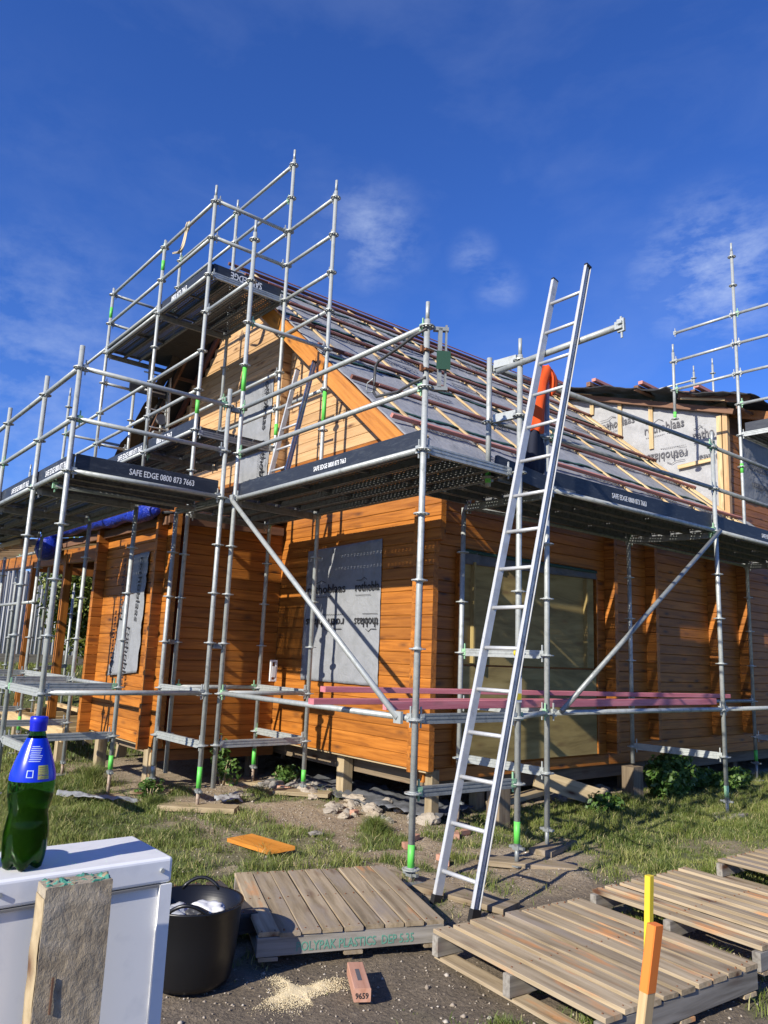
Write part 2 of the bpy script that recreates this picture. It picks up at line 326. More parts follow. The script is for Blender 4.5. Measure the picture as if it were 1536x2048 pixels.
def text(parent, s, loc, xd, yd, size, m, sx=1.0, logo=False, name='lettering'):
    x = Vector(xd).normalized(); y = Vector(yd); y = (y-x*y.dot(x)).normalized(); z = x.cross(y)
    return raw(name, text_mesh(s, size, m, sx, logo), parent, loc, Matrix((x, y, z)).transposed())
FX = ((0, -1, 0), (0, 0, 1))       # reading directions on a face towards -X
FY = ((1, 0, 0), (0, 0, 1))        # on a face towards -Y
def revolve(parent, name, prof, m, n=32, mod=None, close_bottom=True):
    vs, fs = [], []
    for k, (r, z) in enumerate(prof):
        for i in range(n):
            a = 2*math.pi*i/n; rr, zz = (r, z) if mod is None else mod(r, z, a)
            vs.append((rr*math.cos(a), rr*math.sin(a), zz))
    for k in range(len(prof)-1):
        fs += [(k*n+i, k*n+(i+1) % n, (k+1)*n+(i+1) % n, (k+1)*n+i) for i in range(n)]
    if close_bottom: fs.append(tuple(range(n-1, -1, -1)))
    fs.append(tuple(range((len(prof)-1)*n, len(prof)*n)))
    return raw(name, mesh_from(vs, fs, m, True), parent)

# ------------------------------------------------------------------ ground
def sstep(a, b, x): t = np.clip((x-a)/(b-a), 0, 1); return t*t*(3-2*t)
_rt = rng.random((256, 256))
def vnoise(x, y, s):
    x = np.asarray(x)*s+1000; y = np.asarray(y)*s+1000; xi = np.floor(x).astype(int); yi = np.floor(y).astype(int); fx, fy = x-xi, y-yi
    fx = fx*fx*(3-2*fx); fy = fy*fy*(3-2*fy); g = lambda a, b: _rt[a % 256, b % 256]
    return (g(xi, yi)*(1-fx)+g(xi+1, yi)*fx)*(1-fy)+(g(xi, yi+1)*(1-fx)+g(xi+1, yi+1)*fx)*fy
def fb(x, y, s, o=4):
    return sum(vnoise(x, y, s*2**k)*.5**(k+1) for k in range(o))/(1-.5**o)
def gheight(x, y):
    h = GZ + (fb(x, y, 1.3, 3)-.5)*.05 + (fb(x+31, y, 9, 3)-.5)*.030
    h = h + sstep(10.8, 12.6, y)*1.05 + .05*np.exp(-((x-1.1)**2+(y-3.0)**2)/.5) - .03*sstep(1.6, 2.2, x)*sstep(1.6, 2.2, y)
    h = h + .06*np.exp(-((x-1.05)**2+(y+.55)**2)/.10)
    return h
def lawn_mask(x, y):
    n = fb(x, y, 1.5, 4); n2 = fb(x+9, y+5, 4.5, 3)
    left = sstep(-.15, -1.0, x + (n-.5)*1.4 + sstep(1.9, 1.0, y)*.35)*sstep(.0, .7, y-(-1.25-x)*.0 + (n2-.5)*.6)
    right = sstep(1.5, 2.3, x + (n-.5)*1.6)*sstep(1.6, 1.2, y+(n2-.5)*.4)
    strip = sstep(.46, .62, n2)*sstep(-.75, -.3, y)*sstep(1.75, .9, y)*sstep(-2.2, -1.2, x)*.75
    front = sstep(.56, .68, n2)*sstep(-.6, -1.6, y)*sstep(-1.6, -.2, x)*.5
    mid = sstep(.54, .66, n)*.55
    hole = 1-np.clip(.95*np.exp(-((x-1.05)**2+(y+.3)**2)/.35)+.8*np.exp(-((x-3.2)**2+(y+.55)**2)/.25), 0, 1)
    far = sstep(6.5, 7.5, y)
    mk = np.maximum.reduce([left, right, strip, front, mid, far])*hole
    house = sstep(1.2, 1.7, x)*sstep(1.3, 1.7, y)*(1-far)
    bay = sstep(-.35, .15, x)*sstep(4.2, 4.6, y)*(1-sstep(6.3, 6.9, y))
    return mk*(1-house)*(1-bay)
def soil_mask(x, y):
    return np.clip(sstep(-.25, -1.0, y + (fb(x, y, 1.8, 3)-.5)*.8)*sstep(2.6, 1.0, x)+.5*sstep(-.5, -1.2, y), 0, 1)
def axis(lo, a, b, hi, fine):
    mid = np.arange(a, b, fine); l = a-np.cumsum(fine*1.14**np.arange(1, 70)); l = l[l > lo][::-1]
    r = b+np.cumsum(fine*1.14**np.arange(0, 70)); r = r[r < hi]
    return np.concatenate([[lo], l, mid, r, [hi]])
ax_ = axis(-400, -4.2, 7.5, 500, .028); ay_ = axis(-300, -3.4, 6.2, 600, .028)
X, Y = np.meshgrid(ax_, ay_); Z = gheight(X, Y)
nx, ny = len(ax_), len(ay_); vs = np.stack([X, Y, Z], -1).reshape(-1, 3)
ii = (np.arange(ny-1)[:, None]*nx+np.arange(nx-1)[None, :]).ravel(); fc = np.stack([ii, ii+1, ii+nx+1, ii+nx], -1)
def np_mesh(vs, fc, m, smooth=False):
    me = bpy.data.meshes.new('mesh'); k = fc.shape[1]
    me.vertices.add(len(vs)); me.vertices.foreach_set('co', vs.astype(np.float32).ravel())
    me.loops.add(fc.size); me.loops.foreach_set('vertex_index', fc.astype(np.int32).ravel())
    me.polygons.add(len(fc)); me.polygons.foreach_set('loop_start', np.arange(0, fc.size, k, dtype=np.int32))
    if smooth: me.polygons.foreach_set('use_smooth', np.ones(len(fc), bool))
    me.materials.append(MT[m]); me.update(calc_edges=True); return me
def set_attr(me, name, arr):
    a = me.attributes.new(name, 'FLOAT', 'POINT'); a.data.foreach_set('value', arr.astype(np.float32).ravel())
gme = np_mesh(vs, fc, 'ground', True); set_attr(gme, 'lawn', np.clip(lawn_mask(X, Y)*1.2, 0, 1)); set_attr(gme, 'soil', soil_mask(X, Y))
g = raw('ground', gme); g['kind'] = 'structure'

# ------------------------------------------------------------------ log house
house = thing('log_house', 'orange stained log house under construction, raised on piles behind the scaffolding', 'house')
LH = .125   # course height
def R(*a): return random.uniform(*a)
gw = raw('gable_wall', prism_mesh(.01, .01, .01, .002, 'stained_log'), house, (1.6, 3, .3))
gw.data = boxes([(0, .02, -1.4, 7.0, -.3, 2.2)], 'dark_rafter')
RS, RY, RZ = .8376, 5.8, 6.73     # roof slope, ridge Y, ridge Z
def roofz(y): return RZ-RS*abs(y-RY)
XW = 1.45
z = -.14; k = 0
while z < 6.5:
    zt = z+LH
    y0, y1 = (1.40 if zt < 2.15 else 1.31), 4.28
    if zt > 2.55: 
        y1 = 10.2; yl = RY-(RZ-.20-zt)/RS; y0 = max(1.31 if zt < 2.7 else 1.5, yl); y1 = min(10.2, RY+(RZ-.20-zt)/RS)
    if y1-y0 < .15: break
    mm = 'stained_log' if zt < 3.42 else 'raw_log'
    beam(gw, 'log', (XW+.035-1.6+R(-.0015, .0015), y0-3, z+LH/2-.3), (XW+.035-1.6, y1-3, z+LH/2-.3), .07, LH-.002, mm, ch=.006)
    if zt < 2.6:   # ends of the side wall logs crossing the corner
        beam(gw, 'log_end', (XW-.085-1.6, 1.585-3, z+LH/2-.3-.02), (XW-1.6-.001, 1.585-3, z+LH/2-.3-.02), .07, LH-.003, 'stained_log', ch=.006)
    if zt > 3.4 and zt < 5.45: beam(gw, 'log_end', (XW-.13-1.6, 4.40-3, z+LH/2-.3-.03), (XW-1.6-.001, 4.40-3, z+LH/2-.3-.03), .07, LH-.003, mm, ch=.006)
    if zt > 3.4 and zt < 5.25: beam(gw, 'log_end', (XW-.13-1.6, 7.2-3, z+LH/2-.3-.03), (XW-1.6-.001, 7.2-3, z+LH/2-.3-.03), .07, LH-.003, mm, ch=.006)
    z = zt; k += 1
# projecting upper corner logs
# side wall (faces -Y)
YW = 1.55
sw = raw('side_wall', boxes([(0, 12.5, .075, .09, -.25, 2.5)], 'dark_rafter'), house, (1.53, YW, 0))
z = -.265; k = 0
while z < 2.62:
    h = LH if k else .125
    beam(sw, 'log', (0.0, .035+R(-.0015, .0015), z+h/2), (12.4, .035, z+h/2), .07, h-.002, 'stained_log', ch=.006)
    for xs, zlo, nm in ((3.08, -.15, 'log_end'), (4.02, -.02, 'log_end'), (5.68, -.02, 'log_end'), (6.6, -.02, 'log_end')):
        if z > zlo: beam(sw, nm, (xs, -.15, z+h/2+.02), (xs, -.001, z+h/2+.02), .07, h-.003, 'stained_log', ch=.006)
    z += h; k += 1
# recess wall (faces -Y) and left bay (faces -X)
rw = raw('recess_wall', boxes([(0, 1.5, .075, .09, -.1, 2.4)], 'dark_rafter'), house, (-.02, 4.28, 0))
bw = raw('bay_wall', boxes([(.075, .09, 0, 2.1, -.1, 2.5)], 'dark_rafter'), house, (-.10, 4.36, 0))
z = -.20
while z < 2.5:
    beam(rw, 'log', (.09, .035+R(-.001, .001), z+LH/2), (1.466, .035, z+LH/2), .07, LH-.002, 'stained_log', ch=.006)
    beam(bw, 'log', (.035, -.22, z+.03+LH/2), (.035, 2.15, z+.03+LH/2), .07, LH-.002, 'stained_log', ch=.006)
    beam(bw, 'log_end', (-.12, .03, z+LH/2), (-.001, .03, z+LH/2), .07, LH-.003, 'stained_log', ch=.006)
    beam(bw, 'log_end', (-.14, 1.98, z+LH/2), (-.001, 1.98, z+LH/2), .09, LH-.003, 'stained_log', ch=.006)
    z += LH
# floor frame, skirting beam and piles
beam(house, 'floor_beam', (1.75, 1.75, -.25), (1.75, 10, -.25), .09, .19, 'old_pile')
beam(house, 'floor_beam', (1.50, 1.45, -.150), (1.50, 4.25, -.150), .07, .018, 'pile_wood')
beam(house, 'floor_beam', (.12, 4.5, -.25), (.12, 6.3, -.25), .09, .10, 'old_pile')
beam(house, 'floor_beam', (-.04, 4.5, -.185), (-.04, 6.4, -.185), .07, .02, 'pile_wood')
beam(house, 'floor_beam', (.0, 4.5, -.29), (1.6, 4.5, -.29), .09, .12, 'verandah_brown')
beam(house, 'floor_beam', (1.7, 1.68, -.35), (14, 1.68, -.35), .09, .15, 'old_pile')
fl = raw('floor', boxes([(1.6, 14, 1.75, 10, -.16, -.14), (.05, 1.6, 4.5, 6.3, -.17, -.15)], 'old_pile'), house)
for (px, py, zt, wd, mt_) in ((1.60, 1.50, -.14, .10, 'pile_wood'), (1.62, 2.95, -.16, .13, 'pile_wood'), (.02, 4.55, -.2, .12, 'pile_wood'), (-.05, 5.95, -.2, .12, 'pile_wood'),
        (2.55, 1.80, -.30, .12, 'pile_wood'), (3.6, 1.8, -.3, .12, 'pile_wood'), (5.3, 1.8, -.3, .12, 'old_pile'), (6.6, 1.8, -.3, .12, 'old_pile'), (8.2, 1.8, -.3, .12, 'old_pile'),
        (1.4, 4.62, -.3, .12, 'old_pile'), (2.6, 4.2, -.2, .12, 'old_pile'), (2.8, 6, -.2, .12, 'old_pile'), (4.4, 3.6, -.2, .12, 'old_pile'), (6.2, 3.9, -.2, .12, 'old_pile'), (3.4, 3.0, -.2, .12, 'old_pile')):
    beam(house, 'pile', (px, py, GZ-.2), (px, py, zt), wd, wd, mt_, ch=.004)
raw('back_skirt', boxes([(1.6, 14, 9.9, 9.95, -.7, 0), (13.9, 14, 1.8, 9.9, -.7, 0)], 'old_pile'), house)
# windows: membrane over the gable window, bay window, upper window; plywood over the side window
ww = sheet(house, 'window_wrap', [(XW-.012, 3.68, .62), (XW-.012, 2.20, .62), (XW-.012, 2.22, 2.20), (XW-.012, 3.66, 2.17)], 40, 44, 'window_wrap', .008, seed=1, nscale=2.2)
for (yy, zz, flip) in ((3.62, 1.64, 0), (2.66, 1.64, 0), (1.86+.95, 1.34, 1), (1.86+1.78, 1.34, 1)):
    s_ = 'rothoblaas' if yy != 2.66 else 'rothobla'; wdt = -.78 if yy != 2.66 else -.435
    if not flip: text(ww, s_, (XW-.026, yy, zz), *FX, .145, 'black_print', wdt, True)
for yy, s_, wdt in ((2.225, 'thoblaas', -.42), (2.83, 'rothoblaas', -.78)):
    text(ww, s_, (XW-.026, yy, 1.34), (0, 1, 0), (0, 0, -1), .145, 'black_print', wdt, True)
bwr = sheet(house, 'window_wrap', [(-.125, 5.75, .55), (-.122, 4.82, .63), (-.122, 4.80, 2.08), (-.122, 5.28, 2.07)], 26, 44, 'window_wrap', .012, seed=2, nscale=2.6)
for (yy, zz, dr) in ((5.47, 2.0, 0), (5.62, 1.2, 0)):
    text(bwr, 'rothoblaas', (-.146, yy-.02, zz-.75 if zz > 1.5 else zz-.62), (0, .02, 1), (0, 1, 0), .14, 'black_print', .95, True)
text(bwr, 'rothoblaas', (-.146, 5.0, 2.03), (0, .03, -1), (0, -1, 0), .12, 'black_print', .95, True)
text(bwr, 'rothoblaas', (-.146, 5.22, 1.18), (0, .03, -1), (0, -1, 0), .12, 'black_print', .95, True)
uw = sheet(house, 'window_wrap', [(XW-.012, 5.66, 3.1), (XW-.012, 4.80, 3.1), (XW-.012, 4.78, 4.72), (XW-.012, 5.70, 4.90)], 26, 44, 'window_wrap', .012, seed=3, nscale=2.4)
text(uw, 'rothoblaas', (XW-.034, 4.98, 4.80), (0, 0, -1), (0, -1, 0), .17, 'black_print', .95, True)
text(uw, 'rothoblaas', (XW-.034, 4.98, 3.85), (0, 0, -1), (0, -1, 0), .17, 'black_print', .95, True)
# frame around gable window
def ply(x0, x1, z0, z1, y=YW-.028): return beam(house, 'plywood_sheet', (x0, y, (z0+z1)/2), (x1, y, (z0+z1)/2), .018, z1-z0, 'plywood', ch=.002)
ply(1.93, 4.33, -.12, .865); ply(1.95, 4.29, .885, 2.03, YW-.024)
beam(house, 'window_batten', (2.12, YW-.052, .90), (2.12, YW-.052, 1.96), .03, .07, 'plywood', (0, 1, 0)); beam(house, 'window_batten', (4.10, YW-.052, .90), (4.10, YW-.052, 1.96), .03, .07, 'plywood', (0, 1, 0))
raw('window_side', boxes([(1.905, 1.928, YW-.06, YW-.001, -.12, 2.05)], 'stained_log'), house); raw('window_side', boxes([(4.335, 4.355, YW-.05, YW-.001, -.12, 2.05)], 'stained_log'), house)
fl_ = sheet(house, 'window_flashing', [(1.93, YW-.048, 1.93), (4.32, YW-.048, 1.98), (4.32, YW-.046, 2.085), (1.93, YW-.046, 2.085)], 60, 6, 'dark_membrane', .018, seed=4, nscale=6)
sheet(fl_, 'tape', [(1.93, YW-.066, 2.05), (4.32, YW-.066, 2.05), (4.32, YW-.062, 2.09), (1.93, YW-.062, 2.09)], 40, 2, 'membrane_edge_green', .008, seed=5, nscale=8)
raw('window_pane', boxes([(9.22, 9.6, YW-.03, YW-.002, .7, 2.0)], 'blue_label'), house)
# ------------------------------------------------------------------ roof
roof = raw('roof', boxes([(1.25, 9.3, RY-4.65, RY-4.6, roofz(1.2)-.16, roofz(1.2)-.10)], 'stained_board'), house)
cs, sn = 1/math.hypot(1, RS), RS/math.hypot(1, RS)
def rp(x, y, off=0): return Vector((x, y-(off*sn if y < RY else -off*sn), roofz(y)+off*cs))
def valley(y): return 8.72 + max(0, 0)
# soffit boards under the sheet
nb = 34
for i in range(nb):
    ya = 1.12+i*(RY-.05-1.12)/nb; yb = 1.12+(i+1)*(RY-.05-1.12)/nb; ym = (ya+yb)/2
    beam(roof, 'roof_board', rp(1.16, ym, -.045), rp(9.2, ym, -.045), (yb-ya)/cs-.004, .022, 'stained_board', (0, -sn, cs), ch=.002)
# underlay strips, each lapping the one below with a drooping dark green edge
strip_y = [1.12, 2.18, 3.28, 4.38, 5.3, 5.82]
for i in range(5):
    ya, yb = strip_y[i]-(.10 if i else 0), strip_y[i+1]
    def dsp(p, u, v, i=i, ya=ya):
        if i and v < .12:
            wv = noise.noise(Vector((p.x*1.1, i*9.1, 0)))*.10+noise.noise(Vector((p.x*3.7, i*5.1, 2)))*.035
            p = p+Vector((0, wv*cs, wv*sn))+Vector((0, -sn, cs))*.006
        return p
    sh = sheet(roof, 'underlay', [rp(1.14, ya, .004+.004*i), rp(9.35, ya, .004+.004*i), rp(9.35, yb, .004+.004*i), rp(1.14, yb, .004+.004*i)], 150, 16, 'roof_membrane', .009, .002, seed=10+i, nscale=2.6, disp=dsp)
    if i:
        dd = lambda p, u, v, i=i: p+Vector((0, cs, sn))*(noise.noise(Vector((p.x*1.1, i*9.1, 0)))*.10+noise.noise(Vector((p.x*3.7, i*5.1, 2)))*.035)+Vector((0, -sn, cs))*.012
        sheet(sh, 'edge_strip', [rp(1.14, ya-.012, .008+.004*i), rp(9.3, ya-.012, .008+.004*i), rp(9.3, ya+.03, .008+.004*i), rp(1.14, ya+.03, .008+.004*i)], 150, 1, 'membrane_edge_green', .006, .002, seed=10+i, nscale=2.6, disp=dd)
    yy = (strip_y[i]+strip_y[i+1])/2
    if i < 4:
        for q in range(5):
            xx = 1.55+q*1.5+(.75 if i % 2 else 0)
            if xx < 8: text(sh, 'rothoblaas', rp(xx, yy+.17, .03+.004*i), (1, 0, 0), (0, cs, sn), .155, 'grey_print', .95, True)
            if xx+.9 < 8.2: text(sh, 'rothoblaas', rp(xx+1.6, yy-.1, .03+.004*i), (-1, 0, 0), (0, -cs, -sn), .155, 'grey_print', .95, True)
# battens
RB = [(1.80, 8.83), (2.55, 8.75), (3.28, 8.72), (3.97, 8.74), (4.68, 8.76), (5.33, 8.78), (5.80, 9.1)]
for i, (y, xe) in enumerate(RB):
    beam(roof, 'batten', rp(1.12, y, .069), rp(min(5.15+.3*(i % 3), xe), y, .069), .042, .048, 'pink_batten' if i in (0,) else 'red_batten', (0, -sn, cs), ch=.003)
    beam(roof, 'batten', rp(5.155+.3*(i % 3), y+.004, .069), rp(xe+(.25 if i % 2 else .1), y+.004, .069), .042, .048, 'pink_batten' if i in (0, 1) else 'red_batten', (0, -sn, cs), ch=.003)
    tpb = beam(roof, 'batten', rp(1.5, y-.029, .086), rp(xe-.2, y-.029, .086), .010, .022, 'pink_batten', (0, -sn, cs), ch=.002)
ys = [1.15]+[a for a, _ in RB]
for j in range(8):
    xx = 1.50+j*.965
    for i in range(len(ys)-1):
        if R(0, 1) < .04: continue
        dx = R(-.03, .03)
        beam(roof, 'counter_batten', rp(xx+dx, ys[i]+.035 if i else ys[0]+.45, .030), rp(xx+dx+R(-.02, .02), ys[i+1]+R(-.02, .05), .030), .040, .024, 'pale_pine', (0, -sn, cs), ch=.002)
for i in range(len(ys)-1):
    for dx in (.0, .13):
        beam(roof, 'counter_batten', rp(8.50+dx, ys[i]+.1, .034), rp(8.52+dx, ys[i+1]+.08, .034), .05, .026, 'pale_pine', (0, -sn, cs), ch=.002)
# ridge, bargeboard, left slope with overhang
beam(roof, 'ridge_beam', (1.12, RY, RZ-.15), (9.0, RY, RZ-.15), .09, .2, 'dark_rafter')
def barge(x, ya, yb, off, mm, h=.20, t=.035, side=-1):
    a = Vector((x, ya, roofz(ya)+off)); b = Vector((x, yb, roofz(yb)+off)); return beam(roof, 'bargeboard', a, b, t, h, mm, ch=.003)
barge(1.10, 1.42, 5.72, -.13, 'stained_board', .22)
barge(1.42, 5.84, 10.4, -.16, 'red_batten', .11, .05)
barge(1.10, 5.84, 10.4, -.09, 'dark_rafter', .12, .04)
for i in range(8):
    yy = 1.9+i*.5; beam(roof, 'lookout', (1.12, yy, roofz(yy)-.16), (1.46, yy, roofz(yy)-.16), .045, .09, 'stained_board')
    yy = 6.5+i*.85
    if yy < 10: beam(roof, 'lookout', (1.10, yy, roofz(yy)-.11), (1.46, yy, roofz(yy)-.11), .045, .05, 'dark_rafter')
def lp(x, y, off=0): return Vector((x, y, roofz(y)+off))
sheet(roof, 'underlay', [lp(.98, 10.6, -.02), lp(9, 10.6, -.02), lp(9, 5.84, .0), lp(1.02, 5.84, .0)], 40, 60, 'black_underlay', .02, .004, seed=31, nscale=1.5)
sheet(roof, 'underlay_flap', [lp(.62, 8.7, -.30), lp(.99, 8.9, -.03), lp(1.0, 6.6, -.02), lp(.88, 6.6, -.10)], 12, 26, 'black_underlay', .05, .004, seed=33, nscale=2.5)
sheet(roof, 'underlay_flap', [lp(.86, 7.55, .0), lp(1.0, 7.6, .01), lp(1.02, 6.9, .012), lp(.98, 6.85, .012)], 12, 16, 'roof_membrane', .03, .004, seed=35, nscale=3)
# ------------------------------------------------------------------ cross wing wall wrapped in membrane, to the right
wg = raw('wing_wall', boxes([(.02, .06, -.05, 5.2, -.6, 1.9)], 'old_pile'), house, (8.72, 1.95, 3.6))
def wtop(y): return 5.36+(y-1.95)*.325
P = [(8.715, 6.8, 2.9), (8.715, 1.98, 2.9), (8.715, 1.98, 5.30), (8.715, 6.8, 6.85)]
wm = sheet(house, 'wall_wrap', P, 80, 44, 'wall_membrane', .022, .003, seed=41, nscale=1.3)
for (y, z_, s_, fl2) in ((4.45, 5.48, 'rothoblaas', 0), (3.45, 5.20, 'rothoblaas', 0), (2.50, 4.92, 'rotho', 0), (2.60, 4.78, 'rothoblaas', 1), (1.99, 4.60, 'blaas', 1), (4.9, 4.85, 'rothoblaas', 1)):
    if fl2: text(wm, s_, (8.68, y, z_), (0, 1, 0.03), (0, 0, -1), .23, 'grey_print', .9, s_ == 'rothoblaas')
    else: text(wm, s_, (8.68, y, z_), (0, -1, 0.02), (0, 0, 1), .23, 'grey_print', .9, True)
for (y, za, zb) in ((4.60, 5.85, 6.22), (3.96, 5.25, 6.03), (3.30, 4.9, 5.84)):
    beam(house, 'wall_batten', (8.675, y, za), (8.675, y, zb), .03, .085, 'pale_pine', (0, 1, 0))
beam(house, 'wall_batten', (8.66, 2.78, 4.46), (8.66, 2.12, 4.50), .03, .07, 'pale_pine')
beam(house, 'corner_post', (8.66, 2.01, 3.2), (8.66, 1.99, 5.24), .05, .085, 'pale_pine', (0, 1, 0)); beam(house, 'corner_post', (8.68, 1.905, 3.2), (8.68, 1.885, 5.28), .09, .085, 'raw_log', (0, 1, 0))
uwl = raw('wing_side_wall', boxes([(0, 4.4, .075, .09, -.6, 1.9)], 'dark_rafter'), house, (8.75, 1.88, 3.6))
for i in range(18):
    beam(uwl, 'log', (0, .035, -.85+i*LH), (4.4, .035, -.85+i*LH), .07, LH-.002, 'stained_log', ch=.006)
uw2 = sheet(house, 'window_wrap', [(9.12, 1.865, 3.85), (10.6, 1.865, 3.85), (10.6, 1.865, 4.95), (9.12, 1.865, 4.95)], 30, 20, 'window_wrap', .012, seed=44)
text(uw2, 'rothoblaas', (9.35, 1.84, 4.42), *FY, .2, 'grey_print', .9, True); text(uw2, 'rothoblaas', (10.3, 1.84, 4.2), (-1, 0, 0), (0, 0, -1), .2, 'grey_print', .9, True)
# wing roof
wr = raw('wing_roof', boxes([(8.35, 13.2, 1.5, 1.54, 5.2, 5.24)], 'dark_rafter'), house)
sheet(wr, 'underlay', [(8.25, 1.25, 5.34), (13.5, 1.2, 5.30), (13.5, 7.2, 7.15), (8.25, 7.0, 7.08)], 40, 50, 'black_underlay', .05, .02, seed=51, nscale=1.2)
sheet(wr, 'underlay', [(8.20, 5.4, 6.64), (8.8, 5.4, 6.7), (8.8, 6.9, 7.12), (8.20, 6.9, 7.1)], 12, 20, 'roof_membrane', .05, .01, seed=52, nscale=3)
beam(wr, 'top_plate', (8.62, 6.6, wtop(6.6)-.03), (8.62, 1.7, wtop(1.7)-.03), .09, .10, 'dark_rafter')
beam(wr, 'top_plate', (8.60, 6.3, wtop(6.3)-.0), (8.60, 4.55, wtop(4.55)-.0), .04, .085, 'pale_pine')
for i, y in enumerate((2.25, 3.35, 4.4, 5.6)):
    beam(wr, 'rafter', (8.28, y, wtop(y)+.19), (8.95, y, wtop(y)+.19), .09, .09, 'dark_rafter'); beam(wr, 'batten', (8.22+.05*i, y-.1, wtop(y)+.265), (8.9, y-.1, wtop(y)+.25), .09, .06, 'pink_batten')
beam(wr, 'fascia', (8.45, 2.6, 5.72), (8.45, 1.35, 5.36), .05, .15, 'dark_rafter'); beam(wr, 'fascia', (8.42, 2.55, 5.64), (8.42, 1.75, 5.42), .03, .035, 'pale_pine')
for i in range(5): beam(wr, 'rafter', (8.9+i*.85, 1.15, 5.10), (8.9+i*.85, 2.3, 5.46), .05, .16, 'verandah_brown')
# bay roof and bits
br = raw('bay_roof', boxes([(-.1, 1.45, 4.25, 4.27, 2.45, 2.47)], 'dark_rafter'), house)
sheet(br, 'underlay', [(-.20, 8.6, 2.62), (-.20, 4.2, 2.50), (1.44, 4.2, 2.60), (1.44, 8.6, 2.9)], 20, 20, 'black_underlay', .01, .03, seed=61)
beam(br, 'fascia', (-.16, 8.3, 2.44), (-.16, 4.25, 2.40), .04, .10, 'dark_rafter'); beam(br, 'fascia', (-.16, 4.22, 2.42), (1.4, 4.22, 2.46), .04, .10, 'dark_rafter')
# verandah frame at the left
ver = thing('verandah_frame', 'half built orange verandah frame with pale roof rafters left of the bay', 'verandah')
for y in (7.9, 9.7): beam(ver, 'post', (-.12, y, -.35), (-.12, y, 2.3), .11, .11, 'stained_log')
beam(ver, 'post', (2.4, 10.0, -.35), (2.4, 10.0, 2.3), .11, .11, 'stained_log')
beam(ver, 'beam', (-.12, 6.6, 2.20), (-.12, 12.5, 2.38), .08, .22, 'stained_log'); beam(ver, 'beam', (-.1, 7.9, 2.16), (3.0, 7.9, 2.16), .08, .16, 'verandah_brown'); beam(ver, 'beam', (-.1, 9.7, 2.2), (3.0, 9.7, 2.2), .08, .16, 'verandah_brown')
for i in range(10): beam(ver, 'rafter', (-.75, 8.3+i*.5, 2.42+i*.012), (1.2, 8.3+i*.5, 2.72), .045, .10, 'pale_pine')
beam(ver, 'fascia', (-.78, 8.1, 2.42), (-.78, 13, 2.55), .03, .07, 'pale_pine'); beam(ver, 'fascia', (-.82, 8.1, 2.52), (-.82, 13, 2.66), .03, .05, 'pale_pine')
for i, y in enumerate((6.75, 7.5, 8.3, 9.1, 9.9)): beam(ver, 'joist', (-.3, y, -.26), (3.0, y, -.20), .05, .16, 'pale_pine')
beam(ver, 'joist', (-.32, 6.6, -.27), (-.3, 10.2, -.25), .05, .18, 'pale_pine'); beam(ver, 'joist', (-.5, 7.3, -.16), (.2, 9.8, -.14), .05, .12, 'pale_pine'); beam(ver, 'joist', (.4, 6.8, -.08), (.3, 9.5, -.05), .1, .05, 'pale_pine')
for i in range(14): beam(ver, 'deck_board', (1.0, 6.75+i*.15, -.13), (3.6, 6.75+i*.15, -.13), .14, .022, 'pallet_grey')
for i, (x, y) in enumerate(((-.3, 6.75), (-.3, 7.9), (-.28, 9.0), (-.26, 10.0), (.6, 6.9), (.6, 8.3))): beam(ver, 'pile', (x, y, GZ-.1), (x, y, -.34), .12, .12, 'pile_wood')
# ------------------------------------------------------------------ scaffolding
def rosette_mesh(m):
    key = ('ros', m)
    if key in MC: return MC[key]
    vs, fs = [], []
    def ring(r0_, r1_, z0, z1, n=20):
        k = len(vs)
        for i in range(n):
            a = 2*math.pi*i/n; c_, s_ = math.cos(a), math.sin(a); vs.extend([(r0_*c_, r0_*s_, z0), (r1_*c_, r1_*s_, z0), (r1_*c_, r1_*s_, z1), (r0_*c_, r0_*s_, z1)])
        for i in range(n):
            j = (i+1) % n
            for q in range(4): fs.append((k+i*4+q, k+i*4+(q+1) % 4, k+j*4+(q+1) % 4, k+j*4+q))
    ring(.0235, .033, -.012, .012); ring(.050, .062, -.0045, .0045)
    for i in range(8):
        a = 2*math.pi*(i+.5)/8; c_, s_ = math.cos(a), math.sin(a); k = len(vs); wd = .0085
        for r_ in (.031, .052):
            for sg in (-1, 1):
                for zz in (-.0045, .0045): vs.append((r_*c_-sg*wd*s_, r_*s_+sg*wd*c_, zz))
        fs.extend([(k, k+1, k+3, k+2), (k+4, k+6, k+7, k+5), (k, k+4, k+5, k+1), (k+2, k+3, k+7, k+6), (k+1, k+5, k+7, k+3), (k, k+2, k+6, k+4)])
    MC[key] = mesh_from(vs, fs, m); return MC[key]
HEAD = None
def head_mesh(m):
    key = ('head', m)
    if key not in MC: MC[key] = boxes([(.026, .075, -.017, .017, -.028, .034), (.045, .056, -.006, .006, -.065, .085), (.038, .064, -.022, .022, .004, .016)], m)
    return MC[key]
